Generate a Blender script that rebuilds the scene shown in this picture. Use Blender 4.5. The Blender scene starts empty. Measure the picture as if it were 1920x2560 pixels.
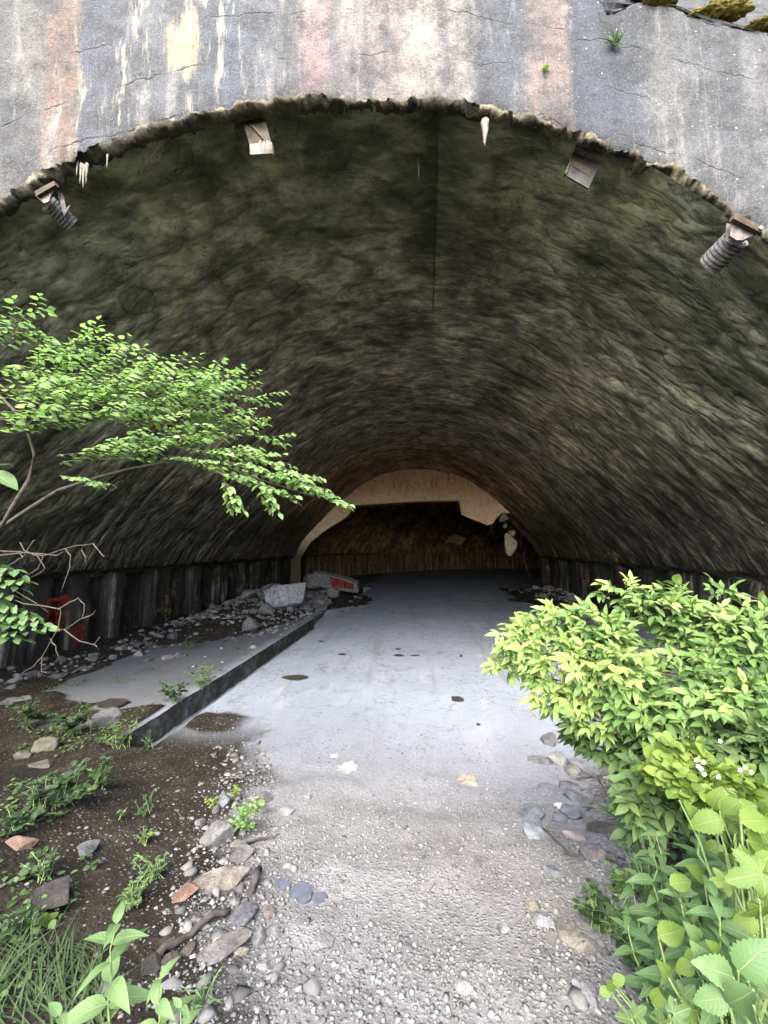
import bpy, math, random
import numpy as np
from mathutils import Vector, Matrix
from math import radians as R, pi, sin, cos
random.seed(7); rng = np.random.default_rng(7)
sc = bpy.context.scene
COL = sc.collection

# ------------------------------------------------------------------ camera
EYE = 2.95; YAW = math.atan(110/962.0); PITCH = 0.0895; FPX = 962.0
cd = bpy.data.cameras.new('camera'); cam = bpy.data.objects.new('camera', cd); COL.objects.link(cam)
cam.location = (0, 0, EYE); cam.rotation_euler = (R(90)+PITCH, 0, YAW)
cd.sensor_fit = 'HORIZONTAL'; cd.sensor_width = 36; cd.lens = 36*FPX/1920; cd.clip_start = .05; cd.clip_end = 600
sc.camera = cam

# ------------------------------------------------------------------ light
SUN_EL, SUN_ROT = R(48), R(190)
w = bpy.data.worlds.new('World'); sc.world = w; w.use_nodes = True
nt = w.node_tree; bg = nt.nodes['Background']
sky = nt.nodes.new('ShaderNodeTexSky'); sky.sky_type = 'NISHITA'; sky.sun_disc = False
sky.sun_elevation = SUN_EL; sky.sun_rotation = SUN_ROT; sky.air_density = 1.0; sky.dust_density = 3.0; sky.ozone_density = 1.0
nt.links.new(sky.outputs[0], bg.inputs[0]); bg.inputs[1].default_value = .15
sd = bpy.data.lights.new('sun', 'SUN'); sd.energy = .5; sd.angle = R(40); sd.color = (1, .95, .87)
so = bpy.data.objects.new('sun', sd); COL.objects.link(so)
sun_dir = Vector((sin(SUN_ROT)*cos(SUN_EL), cos(SUN_ROT)*cos(SUN_EL), sin(SUN_EL)))
so.rotation_euler = sun_dir.to_track_quat('Z', 'Y').to_euler()
sc.view_settings.view_transform = 'Standard'; sc.view_settings.look = 'None'
sc.view_settings.exposure = 3.35; sc.view_settings.gamma = 1.0
sc.cycles.use_denoising = True
sc.cycles.max_bounces = 8; sc.cycles.diffuse_bounces = 5; sc.cycles.glossy_bounces = 2; sc.cycles.transmission_bounces = 4

# ------------------------------------------------------------------ numeric helpers
def _h(ix, iy, s):
    n = (ix.astype(np.int64)*374761393 + iy.astype(np.int64)*668265263 + s*974634777) & 0x7fffffff
    n = ((n ^ (n >> 13))*1274126177) & 0x7fffffff
    return ((n ^ (n >> 16)) & 0xffff)/65535.0
def vn(x, y, s=0):
    x = np.asarray(x, float); y = np.asarray(y, float)
    ix = np.floor(x); iy = np.floor(y); fx = x-ix; fy = y-iy
    fx = fx*fx*(3-2*fx); fy = fy*fy*(3-2*fy)
    a = _h(ix, iy, s); b = _h(ix+1, iy, s); c = _h(ix, iy+1, s); d = _h(ix+1, iy+1, s)
    return (a+(b-a)*fx)*(1-fy)+(c+(d-c)*fx)*fy
def fbm(x, y, s=0, o=4):
    r = 0; a = .5; t = 0
    for k in range(o):
        r = r+a*vn(np.asarray(x)*2**k, np.asarray(y)*2**k, s+k*17); t += a; a *= .5
    return r/t-.5
def sstep(a, b, x):
    t = np.clip((x-a)/(b-a), 0, 1); return t*t*(3-2*t)

def tz(x, y):
    """height of the earth surface; slabs lie at z=0 in the tunnel"""
    x = np.asarray(x, float); y = np.asarray(y, float)
    n1 = fbm(x*.9, y*.9, 3); n2 = fbm(x*4, y*4, 9)
    ramp = .245*.55*np.log1p(np.exp(np.clip((5.35-y)/.55, -20, 20))) - .022 + (.14*n1 + .035*n2)*sstep(6.6, 4.4, y) - .25*sstep(6.6, 7.4, y)
    ramp = np.where(y < 0, np.minimum(ramp, 1.31+.1*n1), ramp)
    ch = (x > -4.8) & (x < -4.0)
    z = np.where(ch & (y > 5.45), -.42+.05*n2, ramp)
    # soil over the left apron
    left = x < -4.85
    z2 = .07*(6.9-y) + .5*n1 + .05*n2 - .04*(x+4.8) - .06
    z = np.where(left, np.maximum(z, np.minimum(z2, .10+.25*np.maximum(6-y, 0)+.06*n2)), z)
    z3 = .14*((-7.9-x) + 2.0*fbm(x*.6, y*.5, 21)) + .04*n2
    z = np.where(left, np.maximum(z, np.minimum(z3, .2)), z)
    # dirt spill at the pavement's edge
    d = np.hypot((x+3.55)/.75, (y-6.35)/.5) + 1.1*fbm(x*2, y*2, 5)
    z = np.where(ch, z, np.maximum(z, .07*(1-d)+.01*n2))
    # rubble heaps
    d = np.hypot((x+7.6)/2.3, (y-17)/6.0); z = np.maximum(z, np.where(left, .95*(1-d)+.3*n2, -9))
    d = np.hypot((x+5.3)/2.2, (y-21.0)/3.2); z = np.maximum(z, .55*(1-d)+.2*n2)
    d = np.hypot((x-7.2)/2.7, (y-23.5)/5.5) + .8*fbm(x*.8, y*.5, 31); z = np.maximum(z, .45*(1-d)+.03*n2)
    # banks outside the portal; outer slopes unseen, raised to block side light
    out = sstep(4.6, 3.2, y)
    z = z + out*np.maximum(0, x-(1.0+.35*y))*.35 + out*np.maximum(0, np.abs(x)-5.5)*.55 + out*sstep(-2.0, -4.5, x)*.35
    return np.maximum(z, -.45)

def ray(px, py):
    d = np.array([(px-960)/FPX, 1, (1280-py)/FPX])
    c, s = cos(PITCH), sin(PITCH); d = np.array([d[0], c*d[1]-s*d[2], s*d[1]+c*d[2]])
    c, s = cos(YAW), sin(YAW); return np.array([c*d[0]-s*d[1], s*d[0]+c*d[1], d[2]])
def atY(px, py, Y):
    d = ray(px, py); return d*Y/d[1]+np.array([0, 0, EYE])
def onG(px, py):
    """the spot on the ground seen at that place of the photograph, and metres per photo pixel there"""
    d = ray(px, py); t = np.concatenate([np.arange(1, 12, .02), np.arange(12, 60, .1)])
    P = d[None]*t[:, None]; g = np.maximum(tz(P[:, 0], P[:, 1]), np.where((P[:, 1] > 5.2) & ~((P[:, 0] > -4.75) & (P[:, 0] < -4.08)), 0, -9))
    i = np.argmax(P[:, 2]+EYE < g); p = P[i]
    c, s = cos(YAW), sin(YAW); dep = (-s*p[0]+c*p[1])*cos(PITCH)+p[2]*sin(PITCH)
    return np.array([p[0], p[1], g[i]]), dep/FPX
def ground(x, y):
    g = float(tz(x, y))
    return max(g, 0.0) if (y > 5.2 and not (-4.75 < x < -4.08)) else g

# ------------------------------------------------------------------ object helpers
def mesh(name, V, F, mat=None, parent=None, smooth=False, uv=None, tint=None, loc=None):
    me = bpy.data.meshes.new(name)
    V = np.asarray(V, dtype=np.float32)
    if isinstance(F, np.ndarray):
        n, k = F.shape
        me.vertices.add(len(V)); me.vertices.foreach_set('co', V.ravel())
        me.loops.add(n*k); me.loops.foreach_set('vertex_index', F.astype(np.int32).ravel())
        me.polygons.add(n); me.polygons.foreach_set('loop_start', np.arange(n, dtype=np.int32)*k)
        me.update(calc_edges=True); me.validate()
    else:
        me.from_pydata([tuple(v) for v in V], [], F); me.update()
    if smooth: me.polygons.foreach_set('use_smooth', [True]*len(me.polygons))
    if uv is not None:
        l = me.uv_layers.new(name='UVMap'); vi = np.empty(len(me.loops), np.int32); me.loops.foreach_get('vertex_index', vi)
        l.data.foreach_set('uv', np.asarray(uv, np.float32)[vi].ravel())
    if tint is not None:
        a = me.attributes.new('tint', 'FLOAT', 'POINT'); a.data.foreach_set('value', np.asarray(tint, np.float32))
    if mat: me.materials.append(mat)
    o = bpy.data.objects.new(name, me); COL.objects.link(o)
    if parent: o.parent = parent
    if loc is not None: o.location = loc
    return o
def tag(o, label=None, cat=None, group=None, kind=None):
    if label: o['label'] = label
    if cat: o['category'] = cat
    if group: o['group'] = group
    if kind: o['kind'] = kind
    return o
def empty(name, loc, label, cat, group=None):
    o = bpy.data.objects.new(name, None); COL.objects.link(o); o.location = loc; o.empty_display_size = .1
    return tag(o, label, cat, group)

class MB:
    def __init__(s): s.v = []; s.f = []
    def add(s, v, f):
        b = len(s.v); s.v += [tuple(p) for p in v]; s.f += [tuple(i+b for i in q) for q in f]
    def box(s, c, sz, M=None):
        v = [Vector((x*sz[0]/2, y*sz[1]/2, z*sz[2]/2)) for x in (-1, 1) for y in (-1, 1) for z in (-1, 1)]
        if M: v = [M @ p for p in v]
        s.add([p+Vector(c) for p in v], [(0, 1, 3, 2), (4, 6, 7, 5), (0, 4, 5, 1), (2, 3, 7, 6), (0, 2, 6, 4), (1, 5, 7, 3)])
    def tube(s, P, r, n=6, cap=True):
        P = [Vector(p) for p in P]; r = r if hasattr(r, '__len__') else [r]*len(P)
        b = len(s.v); up = Vector((.13, .21, 1)).normalized()
        for i, p in enumerate(P):
            t = (P[min(i+1, len(P)-1)]-P[max(i-1, 0)])
            t = t.normalized() if t.length > 1e-9 else Vector((0, 0, 1))
            a = t.cross(up); a = a.normalized() if a.length > 1e-3 else t.orthogonal().normalized(); c = t.cross(a)
            for k in range(n):
                q = 2*pi*k/n; s.v.append(tuple(p+(a*cos(q)+c*sin(q))*r[i]))
        for i in range(len(P)-1):
            for k in range(n):
                k2 = (k+1) % n; s.f.append((b+i*n+k, b+i*n+k2, b+(i+1)*n+k2, b+(i+1)*n+k))
        if cap: s.f.append(tuple(b+k for k in range(n))[::-1]); s.f.append(tuple(b+(len(P)-1)*n+k for k in range(n)))
    def prism(s, pts, d):
        """polygon (3d points) extruded by vector d"""
        n = len(pts); d = Vector(d); p = [Vector(q) for q in pts]
        s.add(p+[q+d for q in p], [tuple(range(n))[::-1], tuple(range(n, 2*n))]+[(i, (i+1) % n, (i+1) % n+n, i+n) for i in range(n)])
    def build(s, name, mat, parent=None, smooth=False, loc=None):
        return mesh(name, s.v, s.f, mat, parent, smooth, loc=loc)

# ------------------------------------------------------------------ materials
class N:
    def __init__(s, name):
        s.m = bpy.data.materials.new(name); s.m.use_nodes = True; s.t = s.m.node_tree
        s.b = s.t.nodes['Principled BSDF']; s.b.inputs['Specular IOR Level'].default_value = .25
    def n(s, typ, **k):
        x = s.t.nodes.new(typ)
        for a, v in k.items(): setattr(x, a, v)
        return x
    def put(s, sock, v):
        if isinstance(v, bpy.types.NodeSocket): s.t.links.new(v, sock)
        elif v is not None:
            if hasattr(v, '__len__') and len(v) == 3 and sock.type == 'RGBA': v = (*v, 1)
            sock.default_value = v
    def obj(s): return s.n('ShaderNodeTexCoord').outputs['Object']
    def geo(s): return s.n('ShaderNodeNewGeometry').outputs['Position']
    def uv(s): return s.n('ShaderNodeUVMap').outputs[0]
    def attr(s, a): return s.n('ShaderNodeAttribute', attribute_name=a).outputs['Fac']
    def map(s, v, sc=(1, 1, 1), loc=(0, 0, 0), rot=(0, 0, 0)):
        x = s.n('ShaderNodeMapping'); s.put(x.inputs[0], v); x.inputs[1].default_value = loc; x.inputs[2].default_value = rot; x.inputs[3].default_value = sc
        return x.outputs[0]
    def noise(s, v, sc=1, det=4, ro=.5, dist=0):
        x = s.n('ShaderNodeTexNoise'); s.put(x.inputs['Vector'], v); x.inputs['Scale'].default_value = sc
        x.inputs['Detail'].default_value = det; x.inputs['Roughness'].default_value = ro; x.inputs['Distortion'].default_value = dist
        return x.outputs['Fac']
    def vor(s, v, sc=1, feat='F1', out='Distance', rnd=1):
        x = s.n('ShaderNodeTexVoronoi', feature=feat); s.put(x.inputs['Vector'], v); x.inputs['Scale'].default_value = sc
        x.inputs['Randomness'].default_value = rnd
        return x.outputs[out]
    def ramp(s, f, pts, interp='LINEAR'):
        x = s.n('ShaderNodeValToRGB'); s.put(x.inputs[0], f); cr = x.color_ramp; cr.interpolation = interp
        while len(cr.elements) < len(pts): cr.elements.new(.5)
        for e, (p, c) in zip(cr.elements, pts):
            e.position = p; e.color = (*c, 1) if hasattr(c, '__len__') else (c, c, c, 1)
        return x.outputs[0]
    def mix(s, f, a, b, bl='MIX'):
        x = s.n('ShaderNodeMix', data_type='RGBA', blend_type=bl); s.put(x.inputs[0], f); s.put(x.inputs[6], a); s.put(x.inputs[7], b)
        return x.outputs[2]
    def ma(s, op, a, b=None, c=None, clamp=False):
        x = s.n('ShaderNodeMath', operation=op, use_clamp=clamp); s.put(x.inputs[0], a); s.put(x.inputs[1], b)
        if c is not None: s.put(x.inputs[2], c)
        return x.outputs[0]
    def ss(s, v, a, b):
        x = s.n('ShaderNodeMapRange', interpolation_type='SMOOTHSTEP'); s.put(x.inputs[0], v); x.inputs[1].default_value = a; x.inputs[2].default_value = b
        return x.outputs[0]
    def sep(s, v):
        x = s.n('ShaderNodeSeparateXYZ'); s.put(x.inputs[0], v); return x.outputs
    def bump(s, h, st=.5, d=.02, nrm=None):
        x = s.n('ShaderNodeBump'); x.inputs['Strength'].default_value = st; x.inputs['Distance'].default_value = d
        s.put(x.inputs['Height'], h)
        if nrm is not None: s.put(x.inputs['Normal'], nrm)
        return x.outputs[0]
    def out(s, col, rough=.9, nrm=None, metal=0):
        s.put(s.b.inputs['Base Color'], col); s.put(s.b.inputs['Roughness'], rough); s.put(s.b.inputs['Metallic'], metal)
        if nrm is not None: s.put(s.b.inputs['Normal'], nrm)
        return s.m

def m_facade():
    s = N('portal concrete'); P = s.obj(); X, Y, Z = s.sep(P)
    nb = s.noise(P, .9, 5, .6); nbig = s.noise(s.map(P, (1.6, 1, .22)), 1.0, 6, .65, .4)
    # stain columns by position along the wall, edges wavering a little
    xx = s.ma('ADD', X, s.ma('MULTIPLY', s.ma('SUBTRACT', s.noise(s.map(P, (1.2, 1, .5)), 3, 5, .65), .5), .38))
    u = s.ma('DIVIDE', s.ma('ADD', xx, 7.0), 12.0)
    g = lambda x: (x+7)/12
    blue = (.22, .255, .31); grey = (.36, .36, .345); tan = (.56, .40, .29); pink = (.72, .56, .55); cream = (.80, .73, .64); dk = (.24, .25, .26)
    stops = [(-6.9, grey), (-5.35, (.33, .33, .31)), (-4.72, (.37, .35, .31)), (-4.62, tan), (-4.34, tan), (-4.25, blue), (-3.55, (.29, .30, .32)), (-3.0, (.34, .35, .36)),
             (-2.4, blue), (-1.9, (.36, .37, .39)), (-1.72, (.40, .39, .38)), (-1.52, pink), (-1.22, pink), (-1.1, (.44, .42, .40)), (-.85, (.60, .54, .51)), (-.3, (.70, .62, .58)),
             (-.05, cream), (.62, (.82, .76, .68)), (.74, (.19, .215, .25)), (1.22, (.22, .25, .285)), (1.36, (.6, .50, .43)), (1.78, (.58, .48, .42)), (1.86, (.16, .19, .23)), (2.6, (.20, .225, .26)),
             (2.9, (.36, .36, .34)), (3.6, (.34, .35, .36)), (4.6, grey)]
    c = s.ramp(u, [(g(a), b) for a, b in stops])
    c = s.mix(.55, c, s.ramp(nbig, [(.28, (.12, .13, .14)), (.5, (.38, .38, .38)), (.72, (.72, .70, .65))]), 'OVERLAY')
    # dark weathering, coarse
    c = s.mix(s.ramp(s.noise(P, 1.7, 8, .72), [(.44, 0), (.62, .8)]), c, (.11, .115, .115))
    # fine grain: pores and bright aggregate
    run2 = s.noise(s.map(P, (2.6, 1, .28), (9, 0, 4)), 1.0, 7, .7, .3)
    c = s.mix(s.ramp(run2, [(.50, 0), (.66, .75)]), c, (.14, .145, .15))
    c = s.mix(s.ramp(s.noise(s.map(P, (3.6, 1, .5), (2, 0, 8)), 1.0, 8, .75, .2), [(.53, 0), (.68, .75)]), c, (.74, .71, .65))
    c = s.mix(1, c, (.255, .253, .25), 'MULTIPLY'); c = s.mix(.12, c, (.07, .074, .08))
    fine = s.noise(P, 38, 4, .7); c = s.mix(.55, c, s.ramp(fine, [(.3, (.16, .16, .16)), (.5, (.5, .5, .5)), (.68, (.86, .86, .84))]), 'OVERLAY')
    c = s.mix(s.ramp(s.vor(P, 26), [(.0, .85), (.2, 0)]), c, (.025, .025, .024)); c = s.mix(s.ramp(s.noise(P, 5, 8, .78), [(.56, 0), (.66, .7)]), c, (.045, .047, .048))
    c = s.mix(s.ma('MULTIPLY', s.ss(s.noise(P, 60, 2, .6), .64, .70), .5), c, (.26, .26, .245))
    # lime runs: pale yellow blotches with vertical grain, on the left third
    run = s.noise(s.map(P, (5.0, 1, .85), (3, 0, 1)), 1.0, 7, .72, .3)
    band = s.ma('MULTIPLY', s.ss(X, -4.6, -4.1), s.ss(X, -1.6, -2.4))
    band = s.ma('ADD', s.ma('MULTIPLY', band, 1.0), s.ma('MULTIPLY', s.ss(X, -5.4, -5.9), .9))
    c = s.mix(s.ma('MULTIPLY', s.ma('MULTIPLY', s.ss(run, .54, .66), .85), band), c, (.25, .235, .18))
    # the large yellow lime patch
    dx = s.ma('DIVIDE', s.ma('ADD', X, 2.98), .21); dz = s.ma('DIVIDE', s.ma('SUBTRACT', Z, 9.22), .42)
    dd = s.ma('ADD', s.ma('ADD', s.ma('POWER', dx, 2), s.ma('POWER', dz, 2)), s.ma('MULTIPLY', s.ma('SUBTRACT', s.noise(s.map(P, (9, 1, 1.6)), 1.2, 8, .78), .5), 6.0))
    c = s.mix(s.ma('MULTIPLY', s.ss(dd, 1.5, .3), .9), c, s.mix(s.noise(s.map(P, (12, 1, 2)), 2, 4), (.27, .235, .15), (.18, .14, .085)))
    # white scatter to the right
    c = s.mix(s.ma('MULTIPLY', s.ss(s.vor(P, 7.5), .10, .05), s.ss(X, .8, 2.0)), c, (.24, .25, .25))
    # board joints and hairline cracks following the arch
    r = s.ma('SQRT', s.ma('ADD', s.ma('POWER', s.ma('ADD', X, .8), 2), s.ma('POWER', s.ma('ADD', Z, 1.6), 2)))
    rr = s.ma('ADD', r, s.ma('MULTIPLY', s.noise(P, 1.6, 6, .65), .35))
    fr = s.ma('ABSOLUTE', s.ma('SUBTRACT', s.ma('FRACT', s.ma('DIVIDE', rr, .62)), .5))
    crk = s.ma('MULTIPLY', s.ss(fr, .022, .006), s.ss(s.noise(P, 1.3, 3, .5), .48, .58))
    c = s.mix(s.ma('MULTIPLY', s.ss(fr, .012, .004), .35), c, (.03, .03, .03))
    c = s.mix(s.ma('MULTIPLY', crk, .85), c, (.05, .05, .045))
    h = s.ma('ADD', s.ma('MULTIPLY', fine, .5), s.ma('MULTIPLY', s.noise(P, 9, 6, .65), 1.0))
    h = s.ma('SUBTRACT', h, s.ma('MULTIPLY', crk, 1.2))
    return s.out(c, .93, s.bump(h, .7, .03))
def m_edge(name='crumbling edge', cols=((.035, .028, .015), (.12, .10, .065), (.26, .24, .18))):
    s = N(name); P = s.obj(); n = s.noise(P, 6, 8, .72)
    c = s.ramp(n, [(.32, cols[0]), (.5, cols[1]), (.68, cols[2])])
    c = s.mix(s.ramp(s.noise(P, 1.6, 6, .7), [(.42, .85), (.58, 0)]), c, (.028, .026, .02)); c = s.mix(s.ramp(s.vor(P, 22), [(0, .6), (.2, 0)]), c, (.06, .05, .035))
    return s.out(c, .95, s.bump(s.noise(P, 24, 5, .7), .9, .03))
def m_vault():
    s = N('vault shotcrete'); U = s.uv(); P = s.geo(); u, v, _ = s.sep(U)
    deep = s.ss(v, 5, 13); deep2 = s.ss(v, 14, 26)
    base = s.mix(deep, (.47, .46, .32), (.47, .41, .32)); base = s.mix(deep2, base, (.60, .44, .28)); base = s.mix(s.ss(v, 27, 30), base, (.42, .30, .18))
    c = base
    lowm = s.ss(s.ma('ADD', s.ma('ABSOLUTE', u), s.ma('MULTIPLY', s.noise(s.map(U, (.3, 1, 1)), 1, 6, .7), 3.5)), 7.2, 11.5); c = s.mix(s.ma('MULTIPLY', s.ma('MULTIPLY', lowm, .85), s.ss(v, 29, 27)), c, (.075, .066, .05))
    blot = s.noise(s.map(U, (.5, .6, 1)), 1.0, 8, .72, 1.0)
    c = s.mix(.75, c, s.ramp(blot, [(.34, (.05, .05, .05)), (.5, (.42, .42, .41)), (.66, (.84, .83, .77))]), 'OVERLAY')
    c = s.mix(s.ramp(s.noise(s.map(U, (.42, .7, 1), (5, 2, 0)), 1.5, 9, .78, .6), [(.50, 0), (.62, .55)]), c, (.016, .015, .012))
    rip = s.noise(s.map(U, (1.5, 3.4, 1)), 1.0, 2, .5, .9); rip2 = s.noise(s.map(U, (3.0, 6.5, 1)), 1.0, 2, .5, .8)
    dv = s.n('ShaderNodeVectorMath', operation='ADD'); nz = s.n('ShaderNodeTexNoise'); s.put(nz.inputs['Vector'], U); nz.inputs['Scale'].default_value = 1.1; nz.inputs['Detail'].default_value = 5; sc3 = s.n('ShaderNodeVectorMath', operation='SCALE'); s.put(sc3.inputs[0], nz.outputs['Color']); sc3.inputs['Scale'].default_value = .9; s.put(dv.inputs[0], s.map(U, (.9, 1, 1))); s.put(dv.inputs[1], sc3.outputs[0])
    scal = s.vor(s.map(dv.outputs[0], (1.7, 3.6, 1)), 1.0); scal2 = s.vor(s.map(dv.outputs[0], (3.9, 8.2, 1)), 1.0)
    stk = s.noise(s.map(U, (.16, 4.2, 1), (1, 7, 0)), 1.0, 5, .62, .5)
    wallw = s.ss(s.ma('ABSOLUTE', u), 3.5, 8.5)
    c = s.mix(s.ma('MULTIPLY_ADD', wallw, .55, .12), c, s.ramp(stk, [(.34, (.04, .04, .04)), (.47, (.36, .36, .35)), (.58, (.62, .61, .58)), (.68, (1, .98, .92))]), 'OVERLAY')
    c = s.mix(s.ma('MULTIPLY', s.ss(stk, .62, .70), s.ma('MULTIPLY', wallw, .75)), c, (.40, .385, .32))
    c = s.mix(.5, c, s.ramp(rip2, [(.3, (.25, .25, .25)), (.7, (.80, .80, .78))]), 'OVERLAY')
    c = s.mix(.6, c, s.ramp(scal, [(.05, (.72, .72, .70)), (.45, (.5, .5, .5)), (.8, (.14, .14, .14))]), 'OVERLAY'); c = s.mix(.4, c, s.ramp(scal2, [(.1, (.75, .75, .73)), (.8, (.2, .2, .2))]), 'OVERLAY')
    c = s.mix(.5, c, s.ramp(rip, [(.36, (.2, .2, .2)), (.66, (.85, .84, .8))]), 'OVERLAY')  # ripple highlights and darker hollows painted into the colour
    c = s.mix(s.ma('MULTIPLY', s.ss(v, 8, 3.8), .35), c, s.mix(s.noise(U, 2.5, 6, .7), (.05, .065, .02), (.17, .18, .10)))
    ln = s.ma('ABSOLUTE', s.ma('SUBTRACT', s.noise(s.map(U, (.30, 2.2, 1), (4, 4, 0)), 1.0, 5, .62, .8), .5))
    c = s.mix(s.ma('MULTIPLY', s.ss(ln, .006, .001), s.ss(s.noise(U, .7, 4, .6), .48, .6)), c, (.50, .47, .38))
    c = s.mix(s.ma('MULTIPLY', s.ss(s.ma('ABSOLUTE', s.ma('SUBTRACT', s.noise(s.map(U, (.7, 1.1, 1), (14, 4, 0)), 1.0, 7, .66, 1.0), .5)), .005, .001), .8), c, (.01, .01, .008))
    c = s.mix(s.ramp(s.noise(s.map(U, (.8, 1, 1), (31, 7, 0)), .55, 9, .74, .8), [(.51, 0), (.63, .62)]), c, (.035, .034, .026))
    seam = s.ma('MULTIPLY', s.ss(s.ma('ABSOLUTE', s.ma('SUBTRACT', s.ma('ADD', u, s.ma('MULTIPLY', s.noise(U, 6, 3), .06)), 1.0)), .03, .008), s.ma('MULTIPLY', s.ss(v, 9.5, 8), s.ss(s.noise(U, 1.4, 5, .7), .42, .55)))
    c = s.mix(s.ma('MULTIPLY', seam, .7), c, (.01, .01, .008))
    c = s.mix(s.ma('MULTIPLY', s.ma('MULTIPLY', s.ss(u, .2, .95), s.ss(u, 1.02, .98)), s.ma('MULTIPLY', s.ss(v, 9.5, 6), .6)), c, (.02, .02, .015))
    for (u0, v0, r0) in ((-2.08, 7.18, .27), (-4.41, 6.06, .27)):
        dd = s.ma('SQRT', s.ma('ADD', s.ma('POWER', s.ma('SUBTRACT', u, u0), 2), s.ma('POWER', s.ma('SUBTRACT', v, v0), 2)))
        dd = s.ma('ADD', dd, s.ma('MULTIPLY', s.ma('SUBTRACT', s.noise(U, 3, 4), .5), .18))
        c = s.mix(s.ma('MULTIPLY', s.ss(dd, r0, r0-.02), .5), c, (.17, .16, .11)); c = s.mix(s.ma('MULTIPLY', s.ss(s.ma('ABSOLUTE', s.ma('SUBTRACT', dd, r0)), .03, .01), .5), c, (.012, .012, .01))
    h = s.ma('ADD', s.ma('MULTIPLY', rip, 1.1), s.ma('ADD', s.ma('MULTIPLY', rip2, .5), s.ma('MULTIPLY', stk, s.ma('MULTIPLY_ADD', wallw, 1.1, .2))))
    h = s.ma('ADD', h, s.ma('MULTIPLY', s.noise(P, 9, 6, .75), .35)); h = s.ma('SUBTRACT', h, s.ma('ADD', s.ma('MULTIPLY', scal, .9), s.ma('MULTIPLY', scal2, .4)))
    return s.out(c, .68, s.bump(h, 1.0, .20))
def m_wall():
    s = N('tunnel side wall'); P = s.geo(); x, y, z = s.sep(P)
    st = s.noise(s.map(P, (3.2, 3.2, .16)), 1.6, 7, .72, .15); b = s.noise(P, .8, 5, .6)
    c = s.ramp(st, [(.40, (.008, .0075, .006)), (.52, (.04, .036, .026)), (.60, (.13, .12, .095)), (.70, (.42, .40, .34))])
    c = s.mix(s.ramp(b, [(.42, 0), (.56, .88)]), c, (.018, .017, .012)); c = s.mix(s.ss(y, 28, 31), c, s.ramp(st, [(.38, (.015, .01, .007)), (.5, (.12, .08, .05)), (.62, (.42, .31, .2))]))  # wall past the bend painted lighter brown, as if lit
    c = s.mix(s.ss(s.noise(P, 1.1, 4, .6), .60, .70), c, (.15, .08, .04))
    return s.out(c, .85, s.bump(s.ma('ADD', st, s.ma('MULTIPLY', s.noise(P, 7, 5, .7), .4)), 1, .12))
def m_bulk():
    s = N('ochre plaster'); P = s.geo(); n = s.noise(s.map(P, (1, 1, .5)), .9, 7, .68)
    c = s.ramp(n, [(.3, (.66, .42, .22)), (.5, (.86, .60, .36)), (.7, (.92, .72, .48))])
    X, Y, Z = s.sep(P)
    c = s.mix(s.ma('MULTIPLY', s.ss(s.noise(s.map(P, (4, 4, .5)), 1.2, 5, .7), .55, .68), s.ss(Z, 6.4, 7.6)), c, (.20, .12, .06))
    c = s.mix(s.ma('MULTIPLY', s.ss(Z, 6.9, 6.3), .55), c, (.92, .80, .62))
    c = s.mix(s.ma('MULTIPLY', s.ss(Z, 4.2, 2.0), .97), c, (.06, .05, .035))  # leg darkened toward its foot, shade painted into the plaster colour
    c = s.mix(s.ma('MULTIPLY', s.ss(s.ma('ABSOLUTE', s.ma('SUBTRACT', s.noise(P, 1.3, 5, .6), .5)), .012, .004), .5), c, (.12, .07, .04))
    return s.out(c, .85, s.bump(s.noise(P, 5, 6, .7), .5, .04))
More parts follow.
